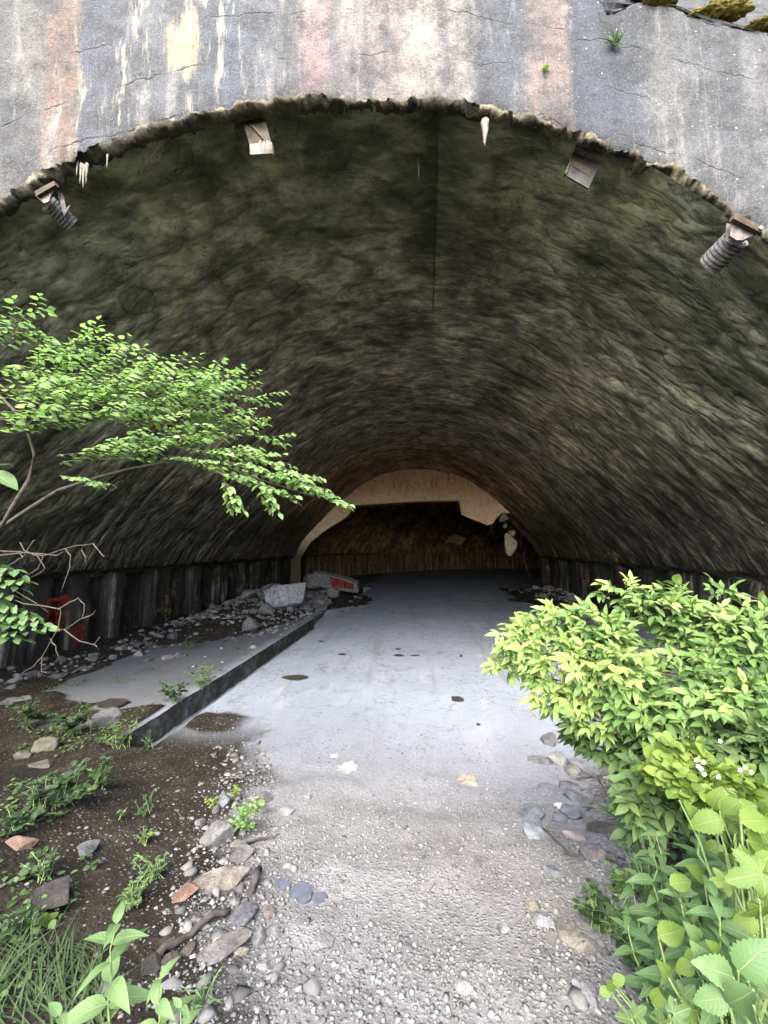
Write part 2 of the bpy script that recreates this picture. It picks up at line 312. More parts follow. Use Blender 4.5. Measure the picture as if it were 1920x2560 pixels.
def m_floor():
    """one floor: worn concrete inside, fading through dust into gravelly earth outside; raised earth is dark soil"""
    s = N('dusty floor'); P = s.geo(); x, y, z = s.sep(P)
    f = s.noise(P, 9, 6, .65); f2 = s.noise(P, 24, 6, .72); n = s.noise(P, 2.2, 7, .7)
    wob = s.ma('MULTIPLY', s.ma('SUBTRACT', s.noise(P, 1.1, 7, .7), .5), 2.2)
    pave = s.ramp(s.noise(P, .5, 6, .6), [(.3, (.152, .172, .202)), (.7, (.195, .22, .256))])
    pave = s.mix(.35, pave, s.ramp(f, [(.3, (.35, .35, .35)), (.7, (.64, .64, .64))]), 'OVERLAY')
    pave = s.mix(s.ma('MULTIPLY', s.ss(s.noise(P, 1.4, 8, .74), .54, .66), .55), pave, (.085, .083, .080))
    pave = s.mix(s.ma('MULTIPLY', s.ss(s.ma('ABSOLUTE', s.ma('SUBTRACT', s.noise(P, .55, 6, .6), .5)), .004, .001), .6), pave, (.03, .03, .03))
    pave = s.mix(s.ma('MULTIPLY', s.ss(s.noise(s.map(P, (1.5, .14, 1)), 1.0, 7, .7, .3), .52, .66), .4), pave, (.10, .095, .085)); pave = s.mix(s.ma('MULTIPLY', s.ss(s.noise(s.map(P, (.8, .3, 1), (5, 5, 0)), 1.0, 7, .72), .54, .66), .5), pave, (.27, .275, .285))
    pave = s.mix(s.ss(s.vor(P, 9), .045, .02), pave, (.28, .28, .28))
    pave = s.mix(s.ma('MULTIPLY', s.ss(x, -4.6, -5.2), .75), pave, (.05, .052, .052))
    dust = s.ramp(n, [(.3, (.105, .102, .096)), (.6, (.165, .162, .157)), (.75, (.22, .217, .212))])
    dirt = s.ramp(n, [(.3, (.009, .0075, .005)), (.55, (.022, .018, .0125)), (.75, (.055, .048, .038))])
    grit = s.ramp(f2, [(.3, (.2, .2, .2)), (.7, (.8, .8, .78))])
    pv = s.vor(P, 34, out='Color'); pd = s.vor(P, 34); chips = s.ma('MULTIPLY', s.ss(pd, .42, .22), s.ss(s.sep(pv)[0], .66, .72)); chc = s.mix(s.sep(pv)[1], (.09, .086, .078), (.26, .25, .23))
    pv2 = s.vor(P, 70, out='Color'); pd2 = s.vor(P, 70); chips2 = s.ma('MULTIPLY', s.ss(pd2, .42, .25), s.ss(s.sep(pv2)[0], .6, .66)); chc2 = s.mix(s.sep(pv2)[1], (.08, .076, .07), (.30, .29, .27))
    yw = s.ma('ADD', y, s.ma('MULTIPLY', wob, 1.1))
    inn = s.ss(yw, 4.3, 8.2)
    dust = s.mix(s.ma('MULTIPLY', s.ss(yw, 3.2, 5.6), .8), s.mix(chips2, s.mix(chips, dust, chc), chc2), (.16, .168, .182))
    out_ = s.mix(.5, dust, grit, 'OVERLAY')
    L = s.ma('MULTIPLY_ADD', y, -.44, -.1); Rr = s.ma('MULTIPLY_ADD', y, .27, .62)
    ml = s.ss(s.ma('ADD', s.ma('SUBTRACT', x, L), wob), -.35, .45); mr = s.ss(s.ma('ADD', s.ma('SUBTRACT', Rr, x), wob), -.45, .4)
    ml = s.ma('MAXIMUM', ml, s.ss(y, 5.4, 6.8)); mr = s.ma('MAXIMUM', mr, s.ss(y, 8.5, 11))
    up = s.ma('MULTIPLY', s.ss(z, .003, .02), s.ma('MAXIMUM', s.ss(y, 6.6, 6.9), s.ma('MAXIMUM', s.ss(x, -4.82, -4.88), s.ma('MULTIPLY', s.ss(x, -2.9, -3.3), s.ss(y, 5.9, 6.1)))))
    soil = s.mix(.55, s.mix(chips, dirt, s.mix(.6, dirt, chc)), grit, 'OVERLAY')
    c = s.mix(inn, out_, pave); c = s.mix(s.ma('MULTIPLY', ml, mr), soil, c); c = s.mix(up, c, soil)
    rgh = s.ma('MAXIMUM', s.ma('SUBTRACT', 1, inn), up)
    h = s.ma('ADD', s.ma('MULTIPLY', f, .25), s.ma('MULTIPLY', rgh, s.ma('ADD', s.ma('MULTIPLY', f2, .9), s.ma('MULTIPLY', s.ma('ADD', s.ss(pd, .5, .1), s.ma('MULTIPLY', chips2, .6)), .5))))
    s.b.inputs['Specular IOR Level'].default_value = .12
    return s.out(c, .97, s.bump(h, .8, .02))
def m_stone():
    s = N('broken stone'); P = s.obj(); oi = s.n('ShaderNodeObjectInfo'); c = oi.outputs['Color']
    q = s.ma('MULTIPLY', oi.outputs['Random'], 50); va = s.n('ShaderNodeVectorMath', operation='ADD'); s.put(va.inputs[0], P); s.put(va.inputs[1], q); P = va.outputs[0]
    c = s.mix(.9, c, s.ramp(s.noise(P, 7, 8, .75), [(.3, (.12, .12, .12)), (.5, (.42, .42, .42)), (.7, (.75, .75, .75))]), 'OVERLAY'); c = s.mix(s.ramp(s.noise(P, 3, 5, .7), [(.52, 0), (.66, .5)]), c, (.07, .055, .035))
    c = s.mix(.4, c, s.ramp(s.noise(P, 45, 3, .7), [(.3, (.25, .25, .25)), (.7, (.75, .75, .75))]), 'OVERLAY')
    return s.out(c, .9, s.bump(s.noise(P, 18, 6, .75), 1, .03))
def m_pebble():
    s = N('gravel chips'); t = s.attr('tint'); P = s.geo()
    c = s.ramp(t, [(0, (.06, .057, .052)), (.3, (.115, .112, .106)), (.6, (.165, .16, .152)), (.85, (.215, .21, .195)), (1, (.28, .27, .245))])
    c = s.mix(.4, c, s.ramp(s.noise(P, 60, 3, .6), [(.3, (.3, .3, .3)), (.7, (.72, .72, .72))]), 'OVERLAY')
    return s.out(c, .9)
def m_leaf(name, a, b, c3, tr=.35, vein=14, gloss=.5):
    s = N(name); t = s.attr('tint'); U = s.uv(); u, v, _ = s.sep(U)
    c = s.ramp(t, [(0, a), (.5, b), (1, c3)])
    av = s.ma('ABSOLUTE', v)
    mid = s.ss(av, .07, .02)
    w_ = s.ma('ABSOLUTE', s.ma('SUBTRACT', s.ma('FRACT', s.ma('SUBTRACT', s.ma('MULTIPLY', u, vein*.55), s.ma('MULTIPLY', av, 2.2))), .5))
    side = s.ss(w_, .42, .5)
    c = s.mix(s.ma('MULTIPLY', s.ma('MAXIMUM', mid, s.ma('MULTIPLY', side, .6)), .45), c, s.mix(.5, c3, (.35, .42, .2)))
    c = s.mix(.3, c, s.ramp(s.noise(s.geo(), 25, 3), [(.3, (.35, .35, .35)), (.7, (.65, .65, .65))]), 'OVERLAY')
    s.out(c, gloss, s.bump(s.ma('SUBTRACT', 1, s.ma('MAXIMUM', mid, side)), .5, .004))
    tb = s.n('ShaderNodeBsdfTranslucent'); s.put(tb.inputs[0], s.mix(.5, c, s.mix(1, c, (.80, 1.0, .35), 'MULTIPLY')))
    mx = s.n('ShaderNodeMixShader'); mx.inputs[0].default_value = tr
    s.t.links.new(s.b.outputs[0], mx.inputs[1]); s.t.links.new(tb.outputs[0], mx.inputs[2])
    s.t.links.new(mx.outputs[0], s.t.nodes['Material Output'].inputs[0]); return s.m
def m_simple(name, c1, c2, sc=8, rough=.85, metal=0, bump=.5, st=(1, 1, 1), d=.01):
    s = N(name); P = s.map(s.obj(), st); n = s.noise(P, sc, 6, .68)
    return s.out(s.ramp(n, [(.32, c1), (.68, c2)]), rough, s.bump(n, bump, d), metal)

M = dict(facade=m_facade(), edge=m_edge(), vault=m_vault(), wall=m_wall(), bulk=m_bulk(), floor=m_floor(), pave=m_simple('broken concrete', (.05, .05, .05), (.14, .14, .145), 6, .95), stone=m_stone(), pebble=m_pebble(),
    elm=m_leaf('elm leaf', (.07, .15, .045), (.175, .295, .10), (.32, .44, .16), .5), elder=m_leaf('elder leaf', (.026, .062, .016), (.10, .18, .048), (.25, .335, .095)),
    bramble=m_leaf('bramble leaf', (.035, .07, .012), (.08, .135, .022), (.14, .20, .035), .35, 22), weed=m_leaf('weed leaf', (.035, .072, .024), (.07, .13, .045), (.14, .21, .08), .3),
    dark=m_leaf('low weed leaf', (.01, .022, .008), (.02, .042, .014), (.045, .08, .025), .25), lime=m_leaf('young leaf', (.09, .15, .02), (.15, .21, .03), (.2, .26, .05), .4),
    bark=m_simple('bark', (.02, .017, .012), (.075, .062, .046), 20), twig=m_simple('dry twig', (.03, .024, .018), (.085, .072, .055), 30), stem=m_simple('green stem', (.10, .15, .05), (.2, .27, .10), 20),
    rust=m_simple('painted rusty steel', (.05, .035, .03), (.20, .175, .165), 14, .6, .3), roller=m_simple('ribbed rubber roller', (.05, .045, .04), (.19, .175, .16), 16, .6), ring=m_simple('roller end ring', (.16, .13, .12), (.28, .25, .24), 20, .6),
    plate=m_simple('grey steel plate', (.016, .015, .012), (.05, .046, .038), 9, .6, .2), brown=m_simple('stained steel', (.02, .014, .008), (.08, .06, .038), 9, .8),
    lime_w=m_simple('pale lime crust', (.10, .09, .065), (.24, .215, .17), 14), moss=m_simple('yellow moss', (.05, .04, .008), (.17, .145, .03), 40, .95, 0, 1.0), grass=m_leaf('grass blade', (.015, .03, .01), (.03, .055, .017), (.06, .095, .03), .3),
    red=m_simple('red paint', (.10, .004, .004), (.24, .012, .01), 12), pinkp=m_simple('faded red paint', (.18, .06, .05), (.34, .12, .10), 12), puddle=m_simple('wet hole', (.022, .02, .017), (.05, .045, .038), 9, .3), iron=m_simple('reinforcing bar', (.05, .035, .025), (.16, .11, .08), 20, .8), flower=m_simple('white petal', (.5, .5, .48), (.6, .6, .58), 9), ash=m_simple('burnt ash', (.03, .034, .045), (.08, .088, .105), 12), paper=m_simple('torn paper', (.26, .26, .26), (.34, .34, .34), 12), _x=None, wood=m_simple('weathered wood', (.015, .013, .011), (.07, .06, .052), 12, .9, 0, .8, (1, 1, 1)))
M['low'] = m_leaf('shade weed leaf', (.025, .052, .016), (.055, .10, .03), (.11, .165, .05), .3)

def worn(name, c1, c2, lo, hi):
    s = N(name); P = s.geo(); n = s.noise(s.map(P, (3, 3, 1.2)), 3.5, 7, .75); s.out(s.ramp(s.noise(P, 5, 4), [(.3, c1), (.7, c2)]), .9)
    tr = s.n('ShaderNodeBsdfTransparent'); mx = s.n('ShaderNodeMixShader'); s.put(mx.inputs[0], s.ss(n, lo, hi)); s.t.links.new(tr.outputs[0], mx.inputs[1]); s.t.links.new(s.b.outputs[0], mx.inputs[2])
    s.t.links.new(mx.outputs[0], s.t.nodes['Material Output'].inputs[0]); return s.m
M['red'] = worn('worn red paint', (.07, .006, .004), (.20, .012, .01), .40, .56); M['pinkp'] = worn('faded scrawl', (.16, .05, .04), (.28, .09, .07), .38, .5)
# ------------------------------------------------------------------ tunnel profile
XC = -.8; HW = 8.9
_px = np.array([-8.9, -8.35, -7.5, -5.8, -4.3, -3, -1.4, 0, 1.4, 3, 4.3, 5.8, 7.5, 8.35, 8.9]); _pz = np.array([2.1, 3.05, 4.05, 5.75, 7.05, 7.85, 8.33, 8.45, 8.33, 7.85, 7.05, 5.75, 4.05, 3.05, 2.1])
def _profile(n):
    t = np.linspace(0, len(_px)-1, n); out = []
    for a in t:
        i = min(int(a), len(_px)-2); f = a-i; g = lambda A, k: A[min(max(k, 0), len(A)-1)] if 0 <= k < len(A) else (2*A[0]-A[1] if k < 0 else 2*A[-1]-A[-2])
        r = []
        for A in (_px, _pz):
            p0, p1, p2, p3 = g(A, i-1), g(A, i), g(A, i+1), g(A, i+2)
            r.append(.5*(2*p1+(p2-p0)*f+(2*p0-5*p1+4*p2-p3)*f*f+(3*p1-p0-3*p2+p3)*f**3))
        out.append(r)
    out = np.array(out); L = np.concatenate([[0], np.cumsum(np.hypot(*np.diff(out, axis=0).T))])
    s = np.linspace(0, L[-1], n); return np.stack([np.interp(s, L, out[:, 0]), np.interp(s, L, out[:, 1])], 1), s-L[-1]/2
PR, PS = _profile(241)
_d = np.gradient(PR, axis=0); PN = np.stack([-_d[:, 1], _d[:, 0]], 1); PN /= np.hypot(*PN.T)[:, None]      # outward = up/left... fixed below
if PN[120][1] < 0: PN = -PN
def facY(x): return 4.30+.11*x
BEND = 28.0; RC = 17.3
def path(v):
    """v metres along the tunnel -> centre point and heading angle"""
    if v < BEND: return XC, v, 0.0
    a = (v-BEND)/RC; a = min(a, 1.9); return XC+RC*(1-cos(a)), BEND+RC*sin(a), a

def sweep(name, prof, nrm, us, vs, disp, mat, parent):
    V = []; UV = []
    for v in vs:
        cx, cy, a = path(v)
        dd = disp(us, np.full(len(us), v))
        X = prof[:, 0]+nrm[:, 0]*dd; Z = prof[:, 1]+nrm[:, 1]*dd
        sk = np.where(v < 8, .11*(X+cx)*(8-v)/4, 0) if v < 8 else 0
        V.append(np.stack([cx+X*cos(a), cy-X*sin(a)+sk, Z], 1)); UV.append(np.stack([us, np.full(len(us), v)], 1))
    n = len(us); V = np.concatenate(V); UV = np.concatenate(UV); m = len(vs)
    i, j = np.meshgrid(np.arange(m-1), np.arange(n-1), indexing='ij'); b = (i*n+j).ravel()
    return mesh(name, V, np.stack([b, b+1, b+n+1, b+n], 1), mat, parent, True, uv=UV)
tun = empty('tunnel', (XC, 4.4, 0), 'long mossy concrete tunnel vault with dark streaked side walls, bending right at the far end', 'tunnel')
tun.location = (0, 0, 0)
vs = np.concatenate([np.arange(4.34, 14, .08), np.arange(14, 60, .2)])
def vd(u, v): return .22*fbm(u*.45, v*.9, 2)+.10*fbm(u*1.2, v*3.2, 6)+.03*fbm(u*4, v*10, 8)
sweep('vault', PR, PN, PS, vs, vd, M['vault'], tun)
# side walls: irregular piers and recesses standing below the springing
PIER = {-1: [(7.95, 8.95), (9.6, 10.15), (10.9, 11.5), (12.6, 13.6), (15, 15.5), (17, 17.8), (19.2, 19.6), (21, 22), (24, 24.6)], 1: [(8.2, 9.2), (10.4, 11), (12.6, 13.9), (15.4, 16.1), (17.3, 17.9), (19.3, 20.0), (21.4, 23.0), (24.6, 25.6)]}
for sgn in (-1, 1):
    zs = np.linspace(-.3, 2.25, 26); prof = np.stack([np.full(26, sgn*9.0), zs], 1); nr = np.stack([np.full(26, sgn*1.0), np.zeros(26)], 1)
    def wd(u, v, sgn=sgn):
        v0 = float(v[0]); p = 0
        for a, b in PIER[sgn]: p = max(p, float(sstep(a-.08, a+.02, v0)*sstep(b+.08, b-.02, v0)))
        q = fbm(v*2.6, u*.15, 40+sgn)
        return .12-.34*p*(1-.12*sstep(1.9, 2.2, u))-.30*np.maximum(q, -.1)+.26*fbm(v*3, u*1.7, 44)-.45*sstep(2.0, 2.25, u)*0
    sweep('side_wall', prof, nr, zs, np.concatenate([np.arange(4.6, 28, .09), np.arange(28, 60, .25)]), wd, M['wall'], tun)
    # ledge closing the step between wall top and vault springing
    pl = np.array([[sgn*8.45, 2.32], [sgn*8.8, 2.16], [sgn*9.6, 2.22]]); 
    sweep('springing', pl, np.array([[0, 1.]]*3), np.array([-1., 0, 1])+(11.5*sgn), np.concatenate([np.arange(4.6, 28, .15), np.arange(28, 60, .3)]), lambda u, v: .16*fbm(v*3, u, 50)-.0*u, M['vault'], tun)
cx, cy, a = path(58)
mb = MB(); mb.box((cx, cy, 4), (24, .4, 10), Matrix.Rotation(-a, 3, 'Z')); mb.build('unseen_end_cap', M['wall'], tun)  # unseen cap added to shut light out at the far end
# outer shell keeps daylight out (earth cover)
# ------------------------------------------------------------------ portal wall
pw = empty('portal_wall', (0, 4.3, 0), 'tall weathered concrete wall over the tunnel mouth, streaked blue grey, cream and pink', 'wall'); pw.location = (0, 0, 0)
EDGE = []; 
for k in range(len(PR)): EDGE.append((PR[k, 0]+XC, PR[k, 1], PN[k, 0], PN[k, 1], PS[k]))
EDGE = np.array(EDGE)
wl = [(-9.7, z, -1, 0, PS[0]-(2.1-z)) for z in np.arange(-.4, 2.05, .12)]; wr = [(8.1, z, 1, 0, PS[-1]+(2.1-z)) for z in np.arange(2.0, -.45, -.12)]
ED = np.array(wl+[tuple(e) for e in EDGE]+wr)
# fill in finer spacing along the arch
S = np.linspace(ED[0, 4], ED[-1, 4], 1100); ED = np.stack([np.interp(S, np.array([e[4] for e in ED]), ED[:, k]) for k in range(4)]+[S], 1)
def rag(s): return .16*fbm(s*1.1, s*0, 61, 3)+.12*fbm(s*5, s*0, 62, 3)+.05*fbm(s*18, s*0, 63, 2)
cxo, czo = XC, 1.0
rg = rag(ED[:, 4]); E0x = ED[:, 0]+ED[:, 2]*rg; E0z = ED[:, 1]+ED[:, 3]*rg
# outer frame of the wall, the top edge falling away to the right
TOPX = [-20, 1.6, 2.3]; TOPZ = [14, 11.5, 9.6]
for _q in [(1621, 7), (1700, 18), (1740, 25), (1786, 56), (1850, 70), (1920, 92)]:
    _d2 = ray(*_q); _t = 4.3
    for _ in range(20): _t = facY(_d2[0]*_t)/_d2[1]
    TOPX.append(_d2[0]*_t); TOPZ.append(EYE+_d2[2]*_t)
TOPX += [9, 20]; TOPZ += [TOPZ[-1]-.9, TOPZ[-1]-1.5]; print('TOP', TOPX, TOPZ)
def topz(x): return np.interp(x, TOPX, TOPZ)
rows = []
rads = np.concatenate([np.arange(0, 3.6, .05), [4.2, 5.2, 7, 10]])
for r_ in rads:
    x = E0x+ED[:, 2]*r_; z = E0z+ED[:, 3]*r_
    z = np.minimum(z, topz(x)+.05*fbm(x*4, x*0, 71)) ; z = np.maximum(z, -.5)
    y = facY(x)+.10*fbm(x*.7, z*.7, 72)+.05*fbm(x*3, z*3, 73)+.02*fbm(x*10, z*10, 74) + .06*np.exp(-r_/.06)
    rows.append(np.stack([x, y, z], 1))
V = np.concatenate(rows); n = len(ED); i, j = np.meshgrid(np.arange(len(rads)-1), np.arange(n-1), indexing='ij'); b = (i*n+j).ravel()
mesh('wall_face', V, np.stack([b, b+n, b+n+1, b+1], 1), M['facade'], pw, True)
# the broken reveal under the wall
rows = []
for q, (dr, dy, gw) in enumerate([(.03, .04, 1), (.006, -.03, 1), (-.035, -.02, .9), (-.05, .03, .6), (-.03, .08, .3), (.0, .14, .1), (.40, .34, 0)]):
    k = (fbm(S*2.2, S*0+q*.7, 81, 4)*.10+fbm(S*7, S*0+q*2, 82, 5)*.11+np.abs(fbm(S*33, S*0+q*3, 84, 2))*.09)*(.6 if q < 2 else 1)*(.35+2.2*np.clip(fbm(S*.8, S*0, 87, 3)+.35, 0, 1))
    x = ED[:, 0]+ED[:, 2]*(dr+k+rg*gw); z = ED[:, 1]+ED[:, 3]*(dr+k+rg*gw); y = facY(x)+dy+.09*fbm(S*9, S*0+q*2, 83)
    rows.append(np.stack([x, y, z], 1))
V = np.concatenate(rows); i, j = np.meshgrid(np.arange(6), np.arange(n-1), indexing='ij'); b = (i*n+j).ravel()
mesh('broken_edge', V, np.stack([b, b+1, b+n+1, b+n], 1), M['edge'], pw, False)
# stalactites of lime along the edge
def drip(x, y, z, L, r):
    mb = MB(); L += .07; P = [(x+random.uniform(-.3, .3)*r*t, y, z+.10-L*t) for t in np.linspace(0, 1, 6)]
    mb.tube(P, [r*(1-t)**.8+.002 for t in np.linspace(0, 1, 6)], 7); mb.build('stalactite', M['lime_w'], pw, True)
for (px, py, L, r) in [(193, 420, .14, .014), (203, 428, .20, .018), (210, 432, .24, .018), (217, 428, .20, .016), (268, 405, .12, .010), (1213, 322, .27, .05), (650, 372, .06, .01), (660, 374, .10, .012), (668, 372, .06, .01), (674, 374, .05, .01)]:
    p = atY(px, py, 0); d = ray(px, py); t = 4.0
    for _ in range(6): t = (facY(d[0]*t)+.03)/d[1]
    drip(d[0]*t, d[1]*t, d[2]*t+EYE, L, r)
p = atY(1046, 372, 5.0); drip(p[0], p[1], 8.33, .26, .018)

# ------------------------------------------------------------------ rollers and brackets under the arch
def axes(d):
    d = Vector(d).normalized(); a = d.cross(Vector((0, 1, .1))).normalized(); return d, a, d.cross(a)
def roller(px, py, Y, rad, L, d, label):
    c = Vector(atY(px, py, Y)); root = empty('cable_roller', c, label, 'roller', 'ribbed rollers hanging under the arch')
    d, a, b = axes(d)
    mb = MB(); n = 28; P = []; Rr = []
    k = 7
    for q in range(k):
        t = L*q/k
        for (o, r_) in ((0, .86), (.03, 1), (.6, 1), (.66, .86)): P.append(d*(t+L/k*o+.02)); Rr.append(rad*r_)
    mb.tube(P, Rr, n); drum = mb.build('roller_drum', M['roller'], root, False)
    # end ring with spokes, and a dark disc painted as the shade inside
    mb = MB(); v = []; f = []
    for r_, o in ((1.0, .0), (1.0, .03), (.70, .0), (.70, .05)):
        for q in range(n): v.append((a*cos(2*pi*q/n)+b*sin(2*pi*q/n))*rad*r_+d*(o-.02))
    for q in range(n):
        q2 = (q+1) % n; f += [(q, q2, n+q2, n+q), (q, 2*n+q, 2*n+q2, q2), (2*n+q, 3*n+q, 3*n+q2, 2*n+q2)]
    mb.add(v, f); ring = mb.build('end_ring', M['ring'], drum)
    mb = MB(); mb.tube([d*.012, d*.018], rad*.72, n); mb.build('shade_disc', M['puddle'], drum)
    mb = MB()
    for q in range(7):
        t = 2*pi*q/7; e = a*cos(t)+b*sin(t); mb.tube([e*rad*.15-d*.0, e*rad*.74-d*.0], rad*.035, 5)
    mb.tube([-d*.03, d*.01], rad*.17, 12); mb.build('spoke_hub', M['ring'], drum)
    return root, d, a, b
def bracket(root, plates, flange, t=.012):
    mb = MB()
    for pl, off in plates: mb.prism(pl, off)
    mb.build('bracket_plate', M['rust'], root)
    mb = MB()
    for pl, off in flange: mb.prism(pl, off)
    mb.build('bracket_flange', M['brown'], root)
    mb = MB()
    return mb
r1, d, a, b = roller(124, 512, 3.95, .11, .25, (.35, .80, -.33), 'smaller ribbed roller with pinkish end ring hanging below the left end of the arch')
# triangular plate hanging from a bar at the edge, px geometry in the plane Y=3.8
def tri(pts, Y, root): return [Vector(atY(x, y, Y))-root.location for x, y in pts]
T = tri([(88, 489), (137, 460), (122, 503), (110, 508)], 3.80, r1)
F1 = tri([(86, 478), (134, 452), (138, 462), (90, 490)], 3.76, r1)
T2 = tri([(133, 453), (158, 487), (165, 520), (176, 512), (160, 540), (150, 505)], 3.98, r1)
bracket(r1, [(T, (0, .012, 0)), (T2, (0, .012, 0))], [(F1, (0, .05, .01))])
r2, d, a, b = roller(1840, 598, 4.78, .15, .32, (-.32, .85, -.30), 'larger ribbed roller with grey spoked end ring hanging below the right end of the arch')
T = tri([(1828, 545), (1898, 572), (1888, 582), (1858, 600), (1842, 600), (1826, 590)], 4.62, r2)
F1 = tri([(1838, 532), (1912, 568), (1900, 580), (1834, 546)], 4.56, r2)
bracket(r2, [(T, (0, .014, 0)), ([p+Vector((0, .07, 0)) for p in T], (0, .014, 0))], [(F1, (0, .07, .01))])
mb = MB(); q = tri([(1903, 568)], 4.54, r2)[0]; mb.tube([q, q+Vector((0, .05, 0))], .022, 8); mb.build('bolt', M['ring'], r2)
# middle left: stained folded plate with a pale dripping lip
o = Vector(atY(665, 320, 4.2)); br = empty('metal_bracket', o, 'brown stained steel bracket with pale dripping lip under the arch, left of centre', 'bracket')
q = lambda pts, Y: [Vector(atY(x, y, Y))-o for x, y in pts]
mb = MB(); mb.prism(q([(606, 304), (662, 296), (678, 356), (624, 362)], 4.22), (0, .02, 0)); mb.prism(q([(624, 310), (640, 318), (676, 356), (668, 358)], 4.19), (0, .02, 0)); mb.build('back_plate', M['brown'], br)
mb = MB(); mb.prism(q([(624, 360), (680, 356), (681, 383), (625, 386)], 4.17), (0, .05, .01)); mb.build('lip_plate', M['lime_w'], br)
mb = MB(); mb.prism(q([(575, 308), (662, 295), (663, 299), (576, 313)], 4.2), (0, .06, 0)); mb.build('flange', M['plate'], br)
# right of centre: grey box-like plate
o = Vector(atY(1460, 400, 4.8)); br = empty('metal_bracket', o, 'grey steel plate housing bent over the arch edge, between centre and right roller', 'bracket')
mb = MB(); mb.prism(q([(1438, 368), (1506, 395), (1471, 471), (1418, 440)], 4.72), (0, .02, 0)); mb.build('front_plate', M['plate'], br)
mb = MB(); mb.prism(q([(1433, 382), (1440, 366), (1416, 435), (1412, 432)], 4.70), (0, .05, 0)); mb.build('side_plate', M['brown'], br)
mb = MB(); mb.prism(q([(1440, 363), (1470, 372), (1507, 392), (1505, 397), (1438, 370)], 4.66), (0, .12, .01)); mb.build('top_flange', M['rust'], br)
mb = MB(); mb.prism(q([(1428, 395), (1478, 425), (1472, 440), (1424, 410)], 4.715), (0, .01, 0)); mb.build('rust_stain_plate', M['brown'], br)

# ------------------------------------------------------------------ bulkhead inside the tunnel
bk = empty('bulkhead_wall', (0, 27, 0), 'ochre plastered inner wall with a torn rectangular opening, deep in the tunnel', 'wall'); bk.location = (0, 0, 0)
z2 = lambda p: atY(600+.5425*p[0], 1100+.5425*p[1], 27)
hole = [(285, 760), (285, 700), (283, 545), (330, 470), (375, 432), (420, 400), (470, 372), (500, 350), (517, 325), (514, 312), (505, 303), (700, 291), (850, 283), (1005, 281), (1020, 345), (1060, 362), (1100, 378), (1140, 393), (1165, 385), (1190, 335), (1215, 326)]
H = [z2(p) for p in hole]; H = [(h[0], h[2]) for h in H]; H[0] = (H[1][0], -.2)
hs = []; 
for k in range(len(H)-1):
    m = 10
    for t in range(m): f = t/m; hs.append((H[k][0]*(1-f)+H[k+1][0]*f, H[k][1]*(1-f)+H[k+1][1]*f))
hs.append(H[-1]); hs = np.array(hs); nn = len(hs)
hs += np.stack([.05*fbm(np.arange(nn)*.3, np.zeros(nn), 90), .05*fbm(np.arange(nn)*.3, np.zeros(nn)+9, 91)], 1)
# outer line: along the vault from the left foot to where the wall is torn off at right
ob = [(-9.8, z) for z in np.linspace(-.2, 2.1, 20)]+[(PR[k, 0]*1.02+XC, PR[k, 1]+.1) for k in range(len(PR)) if PR[k, 0]+XC < 5.9]
ob = np.array(ob); L = np.concatenate([[0], np.cumsum(np.hypot(*np.diff(ob, axis=0).T))]); hl = np.concatenate([[0], np.cumsum(np.hypot(*np.diff(hs, axis=0).T))])
key_h = [0, 20, 80, 110, 130, 150, 200]; key_o = [0]
def near_o(p): return int(np.argmin(np.hypot(*(ob-np.array(p)).T)))
ko = [0, near_o((-9.8, 2.05)), near_o((-7.2, 5.3)), near_o((-6.2, 6.2)), near_o((2.7, 8.1)), near_o((4.3, 7.0)), len(ob)-1]
Ls = np.interp(np.arange(nn), key_h, L[ko]); oo = np.stack([np.interp(Ls, L, ob[:, 0]), np.interp(Ls, L, ob[:, 1])], 1)
V = []; m = 14
for yy in (26.85, 27.4):
    for t in range(m):
        f = t/(m-1); q = hs*(1-f)+oo*f; V.append(np.stack([q[:, 0], yy+.05*fbm(q[:, 0]*1.5, q[:, 1]*1.5, 92), q[:, 1]], 1))
V = np.concatenate(V); F = []
for s_ in (0, 1):
    for t in range(m-1):
        for k in range(nn-1):
            b0 = (s_*m+t)*nn+k; F.append((b0, b0+1, b0+nn+1, b0+nn))
for k in range(nn-1): F.append((k, k+1, m*nn+k+1, m*nn+k))
for t in range(m-1):
    k = nn-1; F.append((t*nn+k, (t+1)*nn+k, (m+t+1)*nn+k, (m+t)*nn+k))
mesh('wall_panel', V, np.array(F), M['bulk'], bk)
# steel lintel strip along the top of the opening
a0, a1 = z2((507, 304)), z2((1003, 282)); mb = MB()
mb.tube([a0+[0, -.02, -.02], (a0+a1)/2+[0, -.02, -.03], a1+[0, -.02, -.02]], .035, 6); mb.build('lintel_bar', M['iron'], bk)
# right-hand remains: pier and torn bars
mb = MB(); mb.box((7.75, 27.1, 1.05), (.5, .5, 2.3)); mb.build('pier', M['wall'], bk)
def wob(p, q, n=8, am=.12):
    p, q = Vector(p), Vector(q); return [p.lerp(q, t)+Vector((random.uniform(-am, am), random.uniform(-am, am)*.5, random.uniform(-am, am)*.6))*(0 < t < 1) for t in np.linspace(0, 1, n)]
for (A_, B_) in [((1155, 395), (1180, 460)), ((1185, 350), (1150, 430)), ((1160, 330), (1215, 322)), ((1210, 335), (1260, 430)), ((1225, 340), (1240, 360)), ((1285, 520), (1340, 640)), ((1240, 530), (1225, 600)), ((1262, 530), (1258, 600)), ((1300, 400), (1290, 470)), ((1240, 440), (1225, 400)), ((1300, 470), (1310, 560))]:
    mb = MB(); mb.tube(wob(z2(A_), z2(B_)), .022, 5); mb.build('reinforcing_bar', M['iron'], bk)

